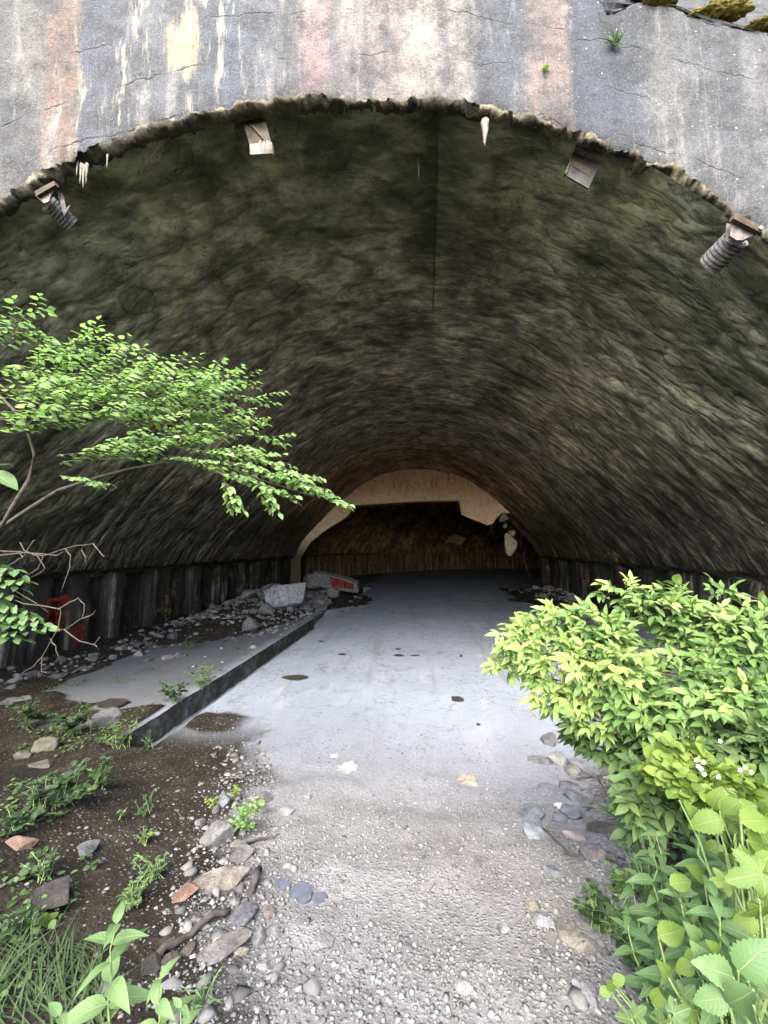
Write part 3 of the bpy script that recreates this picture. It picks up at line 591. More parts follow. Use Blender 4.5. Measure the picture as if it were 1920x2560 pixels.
# ------------------------------------------------------------------ stones
_ico = {}
def ico(sub):
    if sub in _ico: return _ico[sub]
    t = (1+5**.5)/2
    v = [Vector(p).normalized() for p in [(-1, t, 0), (1, t, 0), (-1, -t, 0), (1, -t, 0), (0, -1, t), (0, 1, t), (0, -1, -t), (0, 1, -t), (t, 0, -1), (t, 0, 1), (-t, 0, -1), (-t, 0, 1)]]
    f = [(0, 11, 5), (0, 5, 1), (0, 1, 7), (0, 7, 10), (0, 10, 11), (1, 5, 9), (5, 11, 4), (11, 10, 2), (10, 7, 6), (7, 1, 8), (3, 9, 4), (3, 4, 2), (3, 2, 6), (3, 6, 8), (3, 8, 9), (4, 9, 5), (2, 4, 11), (6, 2, 10), (8, 6, 7), (9, 8, 1)]
    for _ in range(sub):
        c = {}; nf = []
        def mid(a, b):
            k = (min(a, b), max(a, b))
            if k not in c: c[k] = len(v); v.append(((v[a]+v[b])/2).normalized())
            return c[k]
        for a, b, d in f: x, y, z = mid(a, b), mid(b, d), mid(d, a); nf += [(a, x, z), (b, y, x), (d, z, y), (x, y, z)]
        f = nf
    _ico[sub] = (np.array([tuple(p) for p in v]), np.array(f)); return _ico[sub]
def rockV(sub=3, planes=9, seed=0, rough=.05):
    g = np.random.default_rng(seed); V, F = ico(sub); V = V.copy()
    for _ in range(planes):
        n = g.normal(size=3); n /= np.linalg.norm(n); d = g.uniform(.42, .78)
        k = V@n-d; V -= np.outer(np.maximum(k, 0), n)
    V *= 1+rough*2*(fbm(V[:, 0]*3+seed, V[:, 1]*3+V[:, 2]*2, seed))[:, None]
    return V/np.abs(V).max(0), F
GREY = (.17, .17, .17); PALE = (.27, .265, .25); BLUE = (.20, .215, .23); TAN = (.28, .25, .20); DARK = (.06, .055, .05); BROWN = (.11, .095, .08); PINK = (.22, .14, .10)
def stone(px, py, wpx, dpx, col, label, rot=0, hf=.45, tilt=0, sink=.4, group=None, name='stone', cat='stone', sub=3, planes=15, at=None):
    """wpx/dpx: length and width of the stone in photo pixels, dpx measured down the picture"""
    p, mpp = onG(px, py) if at is None else at
    k = ray(px, py); elev = math.asin(-k[2]/np.linalg.norm(k))
    L = wpx*mpp*.6; h = dpx*mpp*1.15; 
    D = max(h/(sin(elev)+hf*cos(elev)*.7), .3*L)/2
    seed = int(px*7+py*13) % 9973
    V, F = rockV(sub, planes, seed); Hh = min(L, D)*max(hf, .25)*1.1
    V = V*[L, D, Hh]; o = mesh(name, V, F, M['stone'], None, False)
    o.location = (p[0], p[1], p[2]+Hh*(1-2*sink)); o.rotation_euler = (R(tilt), R(random.uniform(-8, 8)), YAW*0+R(rot)); j = random.uniform(.9, 1.1)
    col = tuple(min(c_, .32) for c_ in col); j *= .62 if dpx > 0 and p[1] < 13 else .9; o.color = (col[0]*j, col[1]*j, col[2]*j, 1); return tag(o, label, cat, group)
ST = [
 (52, 2120, 78, 44, PINK, 'salmon orange stone at the left edge of the dark soil', 20, .5), (127, 2250, 122, 74, DARK, 'large dark boulder overhanging its own shadow on the left soil', 0, .75),
 (217, 2129, 56, 34, GREY, 'flat grey stone on dark soil between the orange stone and the weeds', 15, .3), (547, 2097, 78, 66, (.2, .195, .185), 'lumpy grey stone, largest of those beside the small green plants', 20, .7),
 (548, 2214, 128, 62, TAN, 'long tan-topped block lying slanted on dark soil, longest in the left foreground', 42, .6), (465, 2238, 58, 44, PINK, 'pinkish brown stone just left of the long tan block', 50, .5),
 (599, 2114, 36, 26, PALE, 'small pale stone touching the end of a dark curved stick', 10, .5), (602, 2148, 58, 44, (.22, .21, .20), 'dark grey wedge stone below the curved stick', 20, .6),
 (627, 2150, 18, 22, TAN, 'tiny tan stone tucked against the dark grey wedge stone', 0, .6), (665, 2001, 46, 38, GREY, 'grey rounded stone right of the bright green sprigs', 0, .7),
 (558, 2013, 34, 36, BLUE, 'blue grey upright stone between two bright green sprigs', 0, .9), (590, 2034, 36, 24, GREY, 'grey stone directly below the bright green sprigs', 10, .5),
 (500, 2058, 24, 26, GREY, 'small grey stone above and left of the lumpy grey stone', 0, .6), (713, 2033, 40, 26, (.36, .35, .34), 'worn grey stone sunk in the dusty path right of the sprigs', 20, .3),
 (767, 1996, 18, 18, GREY, 'small pointed grey stone alone on the dusty path', 0, .8), (548, 2388, 128, 50, (.24, .22, .20), 'long dark wedge slab slanting up among gravel at the bottom left', 48, .4),
 (605, 2384, 34, 28, TAN, 'squared cream stone right of the long wedge slab', 10, .6), (648, 2356, 34, 52, PALE, 'pale upright stone above the squared cream stone', 10, .6),
 (687, 2338, 24, 40, PALE, 'narrow pale stone right of the pale upright one', 60, .6), (472, 2386, 38, 34, BROWN, 'brown stone left of the long wedge slab', 30, .5),
 (428, 2421, 44, 38, BROWN, 'rounded brown stone right of the leafy plant tip, nearest to it', 0, .6), (380, 2430, 46, 50, DARK, 'dark grey stone behind the leafy plant at the bottom left', 0, .7),
 (674, 2288, 38, 34, TAN, 'yellowish tan stone right of the grey flat chunk', 0, .6), (608, 2295, 62, 60, (.20, .20, .21), 'flat grey slab chunk at the end of the burnt stick', -30, .3),
 (524, 2297, 38, 24, GREY, 'grey stone lying above the burnt stick', 10, .4), (486, 2131, 20, 22, TAN, 'small tan stone left of the lumpy grey stone', 0, .6),
 (495, 2318, 24, 26, BROWN, 'small brown stone leaning on the burnt stick', 0, .6), (816, 2364, 44, 36, PALE, 'pale flat stone in the middle of the gravel', 20, .25),
 (660, 2420, 34, 26, PALE, 'pale stone low in the gravel right of the squared cream stone', 0, .5), (755, 2309, 34, 20, GREY, 'flat grey stone just below the ash patch', 0, .3),
 (1330, 2040, 46, 46, BLUE, 'oval blue grey stone, upper of the two pale stones on the path edge', -40, .5), (1342, 2090, 56, 46, (.29, .31, .32), 'broad whitish blue stone, lower of the two pale stones on the path edge', 20, .5),
 (1374, 1976, 50, 30, BLUE, 'flat blue grey stone above the pair of pale stones', 0, .4), (1421, 1970, 46, 34, GREY, 'angular grey stone right of the flat blue grey one', 20, .4),
 (1429, 2037, 52, 46, BLUE, 'blue grey rounded stone resting against the biggest slab at right', -20, .5), (1458, 2010, 58, 66, (.19, .205, .215), 'biggest grey slab beside the dry twigs at right', 60, .35),
 (1397, 2054, 32, 28, BLUE, 'small blue grey stone between the pale pair and the slab', 0, .5), (1520, 2076, 84, 38, BROWN, 'long flat brown slab under the bush edge', -15, .3),
 (1487, 2148, 56, 54, (.24, .22, .20), 'brown grey block at the foot of the right bank', -40, .5), (1434, 2144, 46, 20, GREY, 'thin grey slate left of the brown grey block', -25, .3),
 (1388, 2186, 46, 28, BLUE, 'pale oval stone at the lower end of the stony edge', 0, .4), (1201, 2164, 32, 30, PALE, 'white pointed stone alone where gravel begins', 60, .6),
 (1431, 2094, 34, 40, (.30, .25, .23), 'pinkish brown stone below the rounded blue grey one', 60, .4), (1396, 1906, 40, 48, (.27, .27, .25), 'squared block standing at the top of the right stone heap', 5, .7),
 (1434, 1936, 38, 30, (.22, .21, .19), 'brown round stone right of the squared block', 0, .6), (1347, 1903, 58, 28, GREY, 'long layered slab left of the squared block', -20, .35),
 (1374, 1853, 40, 34, GREY, 'grey stone highest up the right path edge, under the bush', -40, .4), (1331, 2268, 38, 28, TAN, 'cream rounded stone above the grey slab near the low leaves', 0, .6),
 (1368, 2313, 60, 44, (.36, .36, .36), 'grey slab left of the long cream stone', -50, .35), (1440, 2362, 84, 44, (.29, .26, .21), 'long cream stone with a leaf over it at the lower right', -45, .45),
 (1478, 2267, 34, 48, (.2, .205, .23), 'upright lilac grey stone at the bush edge', 10, .7), (1496, 2230, 34, 26, (.23,.23,.25), 'pale lilac stone on top of the upright lilac grey one', 0, .6),
 (1163, 2484, 28, 54, PALE, 'pale oblong stone standing out at the bottom of the path', 80, .6), (1478, 2507, 44, 54, (.40, .39, .38), 'squared pale grey stone at the bottom right', 10, .5),
 (1446, 2477, 32, 34, (.42, .41, .40), 'pale stone left of the squared one at the bottom right', 0, .6), (1264, 2330, 32, 30, PALE, 'pale round stone between the path middle and the grey slab', 0, .6),
 (1076, 2219, 26, 18, PALE, 'small whitish stone in the middle of the gravel path', 0, .6), (1058, 2266, 20, 22, PALE, 'small pale stone a step below the small whitish one', 0, .6),
 (1025, 2376, 32, 18, GREY, 'flat small grey stone low on the gravel path', -20, .4), (1484, 2342, 40, 20, PALE, 'pale flat stone right of the long cream stone', 10, .4),
 (1634, 2458, 66, 46, BROWN, 'brownish rock half hidden under the low leaves at the right', -10, .5),
 (106, 1873, 58, 48, (.17, .17, .13), 'olive grey boulder tilted on the dark left ground', 30, .6), (277, 1798, 66, 40, GREY, 'flat grey boulder at the edge of the left apron', 10, .4),
 (55, 1893, 38, 24, (.16, .16, .14), 'dull stone left of the olive grey boulder', 0, .5), (24, 1760, 34, 28, GREY, 'grey stone at the left frame edge below the tunnel wall', 30, .5),
 (63, 1752, 32, 24, GREY, 'grey stone second from the left edge below the tunnel wall', 0, .5), (104, 1916, 54, 26, (.15, .15, .13), 'flat dull slab below the olive grey boulder', 0, .3),
 (350, 1638, 20, 22, PALE, 'small whitish upright stone on the left apron', 0, .9), (364, 1652, 26, 10, GREY, 'thin stone right under the small whitish upright one', 0, .3),
 (417, 1646, 28, 20, PALE, 'left one of a touching pair of pale stones on the apron', 0, .6), (444, 1640, 20, 14, PALE, 'right one of a touching pair of pale stones on the apron', 0, .6),
 (400, 1594, 20, 14, GREY, 'grey stone at the wall foot above the pair on the apron', 0, .6), (429, 1594, 28, 14, GREY, 'wider grey stone at the wall foot, right of the first', 0, .5),
 (376, 1616, 22, 22, BROWN, 'brown stone at the wall foot, left of the grey two', 0, .6), (145, 1693, 32, 18, GREY, 'grey stone at the foot of the red-painted pier', 20, .5), (210, 1674, 20, 14, PALE, 'pale small stone right of the red-painted pier foot', 20, .6),
]
for s_ in ST: stone(*s_[:8])
# deep in the tunnel
big = stone(722, 1520, 104, 62, (.30, .30, .31), 'huge broken concrete block on the left rubble heap', 25, .8, name='concrete_block', cat='block', planes=16, sink=.15)
stone(704, 1512, 60, 40, (.33, .33, .33), 'rough grey concrete lump leaning left on the huge block', -15, .7, name='concrete_block', cat='block', sink=.15)
# fallen slab with red paint
p, mpp = onG(825, 1480); sl = empty('concrete_slab', (p[0], p[1], p[2]+.35), 'long fallen concrete slab with red paint, tilted on the left rubble heap', 'slab')
Y_ = p[1]; mb = MB(); q = lambda pts, Y: [Vector(atY(x, y, Y))-sl.location for x, y in pts]
mb.prism(q([(782, 1432), (800, 1433), (826, 1440), (868, 1449), (892, 1459), (896, 1481), (872, 1480), (846, 1474), (815, 1470), (783, 1463)], Y_), (0, .5, .1)); mb.build('slab_body', M['pave'], sl)
mb = MB(); mb.prism(q([(822, 1441), (850, 1449), (884, 1460), (883, 1473), (850, 1470), (832, 1468)], Y_-.03), (0, .02, 0)); mb.build('red_paint', M['red'], sl)
V, F = rockV(3, 18, 15, .12); mesh('broken_end', V*[.6, .5, .48], F, M['stone'], sl).location = q([(780, 1450)], Y_)[0]
next(c_ for c_ in COL.objects if c_.parent is sl and c_.name.startswith('broken_end')).color = (.12, .12, .12, 1)
# hanging chunks
for k, (zx, zy, w_, h_, lab, col) in enumerate([(1250, 482, 62, 112, 'biggest pale cracked concrete chunk hanging from torn bars at the inner wall', (.55, .47, .36)), (1213, 355, 44, 50, 'pale chunk hanging highest, touching the torn inner wall', (.45, .36, .25)), (1252, 430, 34, 34, 'middle-sized ochre chunk hanging just above the biggest one', (.48, .38, .26)), (1221, 398, 20, 24, 'smallest ochre chunk hanging between the upper two', (.48, .38, .26)),
     (1005, 460, 72, 52, 'angular brown slab piece sticking to the far wall, largest of its cluster', (.30, .22, .15)), (975, 455, 30, 34, 'round brown lump left of the angular slab on the far wall', (.30, .22, .15)), (958, 468, 24, 20, 'small brown lump leftmost on the far wall cluster', (.30, .22, .15))]):
    Yk = 27 if k < 4 else 42; pz = atY(600+.5425*zx, 1100+.5425*zy, Yk); m_ = Yk*1.0/962*.5425
    if k >= 4: pz = pz+np.array([0, 0, 0])
    V, F = rockV(3, 10, 300+k, .1); o = mesh('concrete_chunk', V*[w_*m_/2, min(w_, h_)*m_*.35, h_*m_/2], F, M['stone'], None); o.location = pz; o.rotation_euler = (0, R(-14 if k == 0 else 10*k), 0); o.color = (*col, 1)
    tag(o, lab, 'concrete chunk')

# rubble: individuals in labelled heaps
RUB = [('small pale stone in the rubble line along the foot of the left tunnel wall', 'rubble along the left tunnel wall', 46, lambda: (random.uniform(-9.0, -8.1), random.uniform(7.5, 15)), (.06, .22), (.12, .12, .115)),
       ('grey rubble piece on the left heap in front of the inner wall', 'rubble on the left heap', 110, lambda: (random.gauss(-6.7, .9), random.gauss(18.3, 2.2)), (.16, .8), (.15, .15, .15)),
       ('pale rubble piece spilled around the fallen slab', 'rubble spilled onto the pavement', 45, lambda: (random.gauss(-5.0, .9), random.gauss(20.5, 1.8)), (.1, .34), (.22, .22, .22)),
       ('small rubble piece on dark soil at the right wall foot', 'rubble at the right wall foot', 38, lambda: (random.gauss(7.2, .7), random.gauss(23, 2.2)), (.12, .45), (.2, .19, .18))]
protos = {}
for lab, grp, cnt, fn, (s0, s1), col in RUB:
    ms = []
    for k in range(6):
        V, F = rockV(2, 8, 500+k, .06); ms.append((V, F))
    base = []
    for V, F in ms:
        o = mesh('rubble_stone', V, F, M['stone']); base.append(o)
    for k in range(cnt):
        o = base[k] if k < 6 else base[k % 6].copy()
        if k >= 6: COL.objects.link(o)
        for _ in range(20):
            x, y = fn()
            if -9.3 < x < 7.9 and not (-4.9 < x < -3.9) and not (x > -4 and x < 5): break
        r_ = random.uniform(s0, s1)**1.0/2; r_ = r_*random.choice((.6, .8, 1, 1.2))
        o.location = (x, y, ground(x, y)+r_*.35); o.scale = (r_*random.uniform(.8, 1.4), r_*random.uniform(.8, 1.2), r_*random.uniform(.5, .9)); o.rotation_euler = [random.uniform(-.4, .4), random.uniform(-.4, .4), random.uniform(0, 6.28)]
        j = random.uniform(.7, 1.35); o.color = (col[0]*j, col[1]*j, col[2]*j, 1); tag(o, lab, 'stone', grp)

# fine rubble between the named pieces
def bits(name, pts, s0, s1, label, colr):
    g = np.random.default_rng(len(pts)); P = np.array(pts); n = len(P); V, F = rockV(0, 0, 3, .0); sz = s0+(s1-s0)*g.random(n)**3
    Q = V[None]*(1+.8*(g.random((n, len(V), 1))-.5))*sz[:, None, None]*[1.2, 1, .7]+P[:, None]; F2 = (F[None]+len(V)*np.arange(n)[:, None, None]).reshape(-1, 3)
    return tag(mesh(name, Q.reshape(-1, 3), F2, M['pebble'], None, False, tint=np.repeat(np.clip(g.normal(colr, .2, n), 0, 1), len(V))), label, 'rubble', kind='stuff')
pts = []
for k in range(4200):
    m_ = random.random()
    x, y = (random.gauss(-6.9, 1.2), random.gauss(17.5, 3.2)) if m_ < .45 else (random.gauss(-5.0, .7), random.gauss(20.5, 2)) if m_ < .6 else (random.gauss(7.3, .8), random.gauss(23, 2.5)) if m_ < .72 else (random.gauss(-8.7, .35), 27-20*random.random()**.5)
    if random.random() < (.25 if y < 13 and x < -6 else 1) and -9.4 < x < 8.0 and not (-4.85 < x < -4.0) and not (-3.6 < x < 5): pts.append((x, y, ground(x, y)+.01))
bits('fine_rubble', pts, 0.02, .10, 'fine broken concrete scattered in the heaps and along the tunnel walls', .35)
# ------------------------------------------------------------------ ground, slabs
def slab(name, pts, z0, z1, mat):
    mb = MB(); mb.prism([(x, y, z0) for x, y in pts], (0, 0, z1-z0)); return tag(mb.build(name, mat), kind='structure')
slab('pavement', [(-4.07, 4.6), (9.0, 4.6), (9.0, 30), (40, 52), (40, 62), (-12, 62), (-9.9, 28), (-4.07, 28)], -.6, 0, M['floor'])
n_ = 160; ye = np.linspace(4.6, 28, n_); ex = -4.74+.05*fbm(ye*3, ye*0, 101)+.02*fbm(ye*14, ye*0, 102)
pts = [(-10, 28), (-10, 4.6)]+[(float(a), float(b)) for a, b in zip(ex, ye)]; slab('apron', pts, -.6, -.004, M['floor'])
# stained inner wall face of the drain
V = []; zz = np.linspace(-.5, .0, 7)
for k in range(n_):
    for z in zz: V.append((ex[k]+.012+.03*fbm(ye[k]*6, z*9, 103)+.02*sstep(-.1, 0, z)*fbm(ye[k]*10, 0, 105), ye[k], z))
V = np.array([(float(a), float(b), float(c)) for a, b, c in V]); i, j = np.meshgrid(np.arange(n_-1), np.arange(6), indexing='ij'); b = (i*7+j).ravel()
M['drain'] = m_edge('drain wall', ((.02, .02, .018), (.075, .073, .068), (.19, .185, .175))); tag(mesh('drain_channel', V, np.stack([b, b+1, b+8, b+7], 1), M['drain'], None, False), kind='structure')
xs = np.concatenate([np.arange(-20, -10, .6), np.arange(-10, 9.2, .06), np.arange(9.4, 20, .6)]); ys = np.concatenate([np.arange(-6, -1, .4), np.arange(-1, 10, .06), np.arange(10, 30, .16)])
X, Y = np.meshgrid(xs, ys); Z = tz(X, Y); V = np.stack([X.ravel(), Y.ravel(), Z.ravel()], 1); n = len(xs); i, j = np.meshgrid(np.arange(len(ys)-1), np.arange(n-1), indexing='ij'); b = (i*n+j).ravel()
tag(mesh('ground', V, np.stack([b, b+1, b+n+1, b+n], 1), M['floor'], None, True), kind='structure')
# the country behind the camera and the earth over the tunnel
s_ = 300; mb = MB(); mb.add([(-s_, -s_, .6), (s_, -s_, .6), (s_, -5.5, .6), (-s_, -5.5, .6)], [(0, 1, 2, 3)]); tag(mb.build('open_ground', M['floor']), kind='structure')
M['hill'] = m_simple('hillside soil and rock', (.012, .012, .01), (.075, .075, .07), 5, .95, 0, 1, (1, 1, 1), .1)
hx = np.concatenate([np.arange(-60, 0, 3), np.arange(0, 6, .1), np.arange(6, 60, 3)]); hy = np.concatenate([np.arange(0, 3, .1), np.arange(3, 60, 4)])
X, Yh = np.meshgrid(hx, hy); Z = topz(X)-.12+Yh*2.4+.5*fbm(X*1.3, Yh*1.3, 110)*np.minimum(1, Yh*2+.3)+.1*fbm(X*7, Yh*7, 111); V = np.stack([X.ravel(), (facY(X)+.05+Yh).ravel(), Z.ravel()], 1)
n = len(hx); i, j = np.meshgrid(np.arange(len(hy)-1), np.arange(n-1), indexing='ij'); b = (i*n+j).ravel(); tag(mesh('hillside', V, np.stack([b, b+1, b+n+1, b+n], 1), M['hill'], None, True), kind='structure')
# holes / wet patches in the floor
def patch(px, py, wx, wy, name='puddle', mat=None, h=.006):
    c, mpp = onG(px, py); c2, _ = onG(px+wx/2, py); c3, _ = onG(px, py-wy/2); c4, _ = onG(px, py+wy/2); rx = abs(c2[0]-c[0]); ry = abs(c3[1]-c4[1])/2
    t = np.linspace(0, 2*pi, 40, endpoint=False); k = 1+.8*fbm(np.cos(t)*1.6+px, np.sin(t)*1.6+py, 120, 3); v = [(c[0]+rx*k[i]*cos(t[i]), c[1]+ry*k[i]*sin(t[i]), c[2]+h) for i in range(40)]
    mb = MB(); mb.add(v, [tuple(range(40))]); return tag(mb.build(name, mat or M['puddle']), kind='structure')
for q in [(735, 1694, 62, 14), (1143, 1749, 34, 14), (1196, 1812, 12, 7), (855, 1636, 22, 5), (995, 1623, 14, 4), (998, 1639, 28, 5), (1037, 1639, 22, 4), (1153, 1640, 7, 6), (803, 1604, 16, 3), (949, 1637, 5, 3), (715, 1633, 5, 3), (285, 1757, 90, 24), (1350, 1466, 90, 8), (1290, 1500, 60, 10), (920, 1452, 90, 6)]: patch(*q)
# ------------------------------------------------------------------ gravel chips
n = 70000; g = rng
yy = .9+5.6*g.random(n)**1.25; xx = g.uniform(-3.4, 3.2, n)
keep = (g.random(n) < np.clip(1.25-(yy-1.2)/4.3, .08, 1)) & (xx > -.6-.45*yy+.05*g.normal(0, 3, n)+.1) & (xx < .5+.4*yy+.3) & (fbm(xx*1.5, yy*1.5, 130) > -.17+.02*yy)
xx, yy = xx[keep], yy[keep]; n = len(xx); sz = .0035+.015*g.random(n)**5
vt = np.array([(1, 0, 0), (-1, 0, 0), (0, 1, 0), (0, -1, 0), (0, 0, 1), (0, 0, -1), (.65, .65, .3), (-.65, .6, .35), (-.6, -.65, .3), (.6, -.65, .3)])
ft = np.array([(4, 0, 6), (4, 6, 2), (4, 2, 7), (4, 7, 1), (4, 1, 8), (4, 8, 3), (4, 3, 9), (4, 9, 0), (5, 6, 0), (5, 2, 6), (5, 7, 2), (5, 1, 7), (5, 8, 1), (5, 3, 8), (5, 9, 3), (5, 0, 9)])
Vp = vt[None]*(1+.5*(g.random((n, 10, 1))-.5))*sz[:, None, None]*np.stack([g.uniform(.7, 1.5, n), g.uniform(.7, 1.2, n), g.uniform(.4, .9, n)], 1)[:, None, :]
th = g.uniform(0, 2*pi, n); c_, s_ = np.cos(th)[:, None], np.sin(th)[:, None]; tl = g.normal(0, .3, n)[:, None]
Vp = np.stack([Vp[..., 0], Vp[..., 1]*np.cos(tl)-Vp[..., 2]*np.sin(tl), Vp[..., 1]*np.sin(tl)+Vp[..., 2]*np.cos(tl)], -1)
Vp = np.stack([Vp[..., 0]*c_-Vp[..., 1]*s_, Vp[..., 0]*s_+Vp[..., 1]*c_, Vp[..., 2]], -1); gz = np.maximum(tz(xx, yy), np.where(yy > 5.2, 0, -9))
Vp += np.stack([xx, yy, gz+sz*.15], 1)[:, None, :]
Fp = (ft[None]+10*np.arange(n)[:, None, None]).reshape(-1, 3)
tint = np.repeat(np.clip(g.normal(.42, .2, n), 0, 1), 10)
tag(mesh('gravel', Vp.reshape(-1, 3), Fp, M['pebble'], None, False, tint=tint), 'loose angular gravel chips strewn over the path', 'gravel', kind='stuff')
n = 800; m1_ = g.random(n) < .5; yy = 1.2+4.6*g.random(n); xx = np.where(m1_, -.25-.44*yy+g.normal(0, .28, n), .45+.36*yy+g.normal(-.1, .22, n)); sz = .008+.030*g.random(n)**2.5
V0_, F0_ = rockV(0, 0, 3, 0); Vp = V0_[None]*(1+.95*(g.random((n, len(V0_), 1))-.5))*sz[:, None, None]*np.stack([g.uniform(.8, 1.6, n), g.uniform(.7, 1.2, n), g.uniform(.35, .7, n)], 1)[:, None, :]
th = g.uniform(0, 2*pi, n); c_, s_ = np.cos(th)[:, None], np.sin(th)[:, None]; Vp = np.stack([Vp[..., 0]*c_-Vp[..., 1]*s_, Vp[..., 0]*s_+Vp[..., 1]*c_, Vp[..., 2]], -1)+np.stack([xx, yy, np.maximum(tz(xx, yy), np.where(yy > 5.2, 0, -9))+sz*.12], 1)[:, None, :]
tag(mesh('broken_stones', Vp.reshape(-1, 3), (F0_[None]+len(V0_)*np.arange(n)[:, None, None]).reshape(-1, 3), M['pebble'], None, False, tint=np.repeat(np.clip(g.normal(.22, .18, n), 0, .8), len(V0_))), 'angular broken stones gathered along both margins of the path', 'broken stones', kind='stuff')
n = 2600; xx = g.uniform(-4, 3, n); yy = g.uniform(1, 8, n); k_ = (xx < -.6-.45*yy) | (xx > .8+.4*yy); xx, yy = xx[k_], yy[k_]; n = len(xx); sz = .004+.022*g.random(n)**4
Vp = vt[None]*(1+.5*(g.random((n, 10, 1))-.5))*sz[:, None, None]*[1.2, .9, .6]+np.stack([xx, yy, np.maximum(tz(xx, yy), np.where(yy > 5.4, -.4, -9))+sz*.2], 1)[:, None, :]
tag(mesh('soil_crumbs', Vp.reshape(-1, 3), (ft[None]+10*np.arange(n)[:, None, None]).reshape(-1, 3), M['pebble'], None, False, tint=np.repeat(np.clip(g.normal(.05, .2, n), 0, 1), 10)), 'crumbs of stone and litter on the dark soil beside the path', 'soil litter', kind='stuff')
#PLANTS
# ------------------------------------------------------------------ plants
CAM = np.array([0, 0, EYE])
def tpl(prof, nL=7, fold=.25, curl=.25, ser=0):
    V = []; U = []; F = []
    for i in range(nL+1):
        y = i/nL; w_ = prof(y)
        if ser and 0 < i < nL: w_ *= 1+(ser if i % 2 else -ser)
        w_ = max(w_, .006)
        for sx in (-1, 0, 1): V.append((sx*w_, y, abs(sx)*w_*fold-curl*y*y)); U.append((y, sx))
    for i in range(nL):
        for c in (0, 1): a = i*3+c; F += [(a, a+1, a+4), (a, a+4, a+3)]
    return np.array(V), np.array(F), np.array(U, float)
T_OV = tpl(lambda y: .32*sin(pi*min(1, y**.75))**.8, 6, .25, .2)
T_EL = tpl(lambda y: .21*sin(pi*min(1, y**.85))**.9, 6, .35, .3)
T_LA = tpl(lambda y: .13*sin(pi*min(1, y**.65))**.9, 8, .5, .45)
T_BR = tpl(lambda y: .33*sin(pi*min(1, y**.72))**.8, 18, .3, .35, .09)
T_GR = tpl(lambda y: .02*(1-y**2)+.002, 8, .3, .7)
T_RO = tpl(lambda y: .36*sin(pi*min(1, y**.9))**.6, 6, .2, .15)
def lobed():
    V = [(0, .0, 0)]; U = [(0, 0)]; n = 60; F = []; AX = (-2.3, -1.2, 0, 1.2, 2.3); AR = (.36, .52, .72, .52, .36)
    for k in range(n+1):
        a = -2.75+5.5*k/n; dl = [abs(a-q) for q in AX]; r_ = .26+max((R_-.26)*max(0, 1-dd/.62)**.8 for dd, R_ in zip(dl, AR))+(.02 if k % 2 else -.02)
        V.append((sin(a)*r_, .22+cos(a)*r_, -.25*r_*r_+.04*min(1, min(dl)/.5))); U.append((r_*1.4, min(1, min(dl)/.55)))
    V[0] = (0, .16, .05)
    for k in range(1, n+1): F.append((0, k+1, k))
    return np.array(V), np.array(F), np.array(U, float)
T_LO = lobed()
def norm(a): a = np.asarray(a, float); return a/np.maximum(np.linalg.norm(a, axis=-1, keepdims=True), 1e-9)
class Leaves:
    def __init__(s): s.d = []
    def add(s, p, d, n, L, w=1.0, t=None): s.d.append((tuple(p), tuple(d), tuple(n), L, w, random.gauss(.5, .22) if t is None else t+random.gauss(0, .1)))
    def build(s, name, T, mat, parent):
        P = np.array([q[0] for q in s.d]); D = norm([q[1] for q in s.d]); Nn = np.array([q[2] for q in s.d]); L = np.array([q[3] for q in s.d]); W = np.array([q[4] for q in s.d]); t = np.clip([q[5] for q in s.d], 0, 1)
        Sd = norm(np.cross(D, Nn)); Nn = np.cross(Sd, D); V0, F0, U0 = T
        V = P[:, None]+(Sd[:, None]*V0[None, :, :1]*W[:, None, None]+D[:, None]*V0[None, :, 1:2]+Nn[:, None]*V0[None, :, 2:])*L[:, None, None]
        k = len(V0); F = (F0[None]+k*np.arange(len(P))[:, None, None]).reshape(-1, 3); loc = np.array(parent.location) if parent else 0
        return mesh(name, V.reshape(-1, 3)-loc, F, mat, parent, True, uv=np.tile(U0, (len(P), 1)), tint=np.repeat(t, k))
def rv(a=1.0): return np.array([random.gauss(0, a), random.gauss(0, a), random.gauss(0, a)])
def pY(px, py, Y): return atY(px, py, Y)
def depth(p): return (-sin(YAW)*p[0]+cos(YAW)*p[1])*cos(PITCH)+(p[2]-EYE)*sin(PITCH)
def curve(A, B, n=7, sag=0., wig=.02):
    A, B = np.array(A), np.array(B); L = np.linalg.norm(B-A); return [A+(B-A)*t+np.array([0, 0, sag*L*4*t*(1-t)])+(rv(wig*L) if 0 < t < 1 else 0) for t in np.linspace(0, 1, n)]
def tubeW(mb, P, r0, r1, n=5, off=(0, 0, 0)): mb.tube([np.array(p)-off for p in P], list(np.linspace(r0, r1, len(P))), n)
def twig_leaves(LV, P, L, step, tilt=.25, t=None, sd=1.0, w=1.0):
    P = np.array(P); seg = np.linalg.norm(np.diff(P, axis=0), axis=1); cs = np.concatenate([[0], np.cumsum(seg)]); s_ = step*.5; k = 0
    while s_ < cs[-1]:
        p = np.array([np.interp(s_, cs, P[:, c]) for c in range(3)]); p2 = np.array([np.interp(min(s_+.02, cs[-1]), cs, P[:, c]) for c in range(3)]); d = norm(p2-p+1e-6)
        side = norm(np.cross(d, [0, 0, 1])); sg = 1 if k % 2 else -1; n_ = norm(np.array([.05, -.42, 1])+rv(tilt))
        LV.add(p, d*.6+side*sg*sd+np.array([0, 0, -.15]), n_, L*random.uniform(.65, 1.15)*(1-.25*s_/cs[-1]), w, t); s_ += step*random.uniform(.8, 1.2); k += 1
    LV.add(P[-1], P[-1]-P[-2], norm(np.array([0, 0, 1])+rv(tilt)), L*.8, w, t)

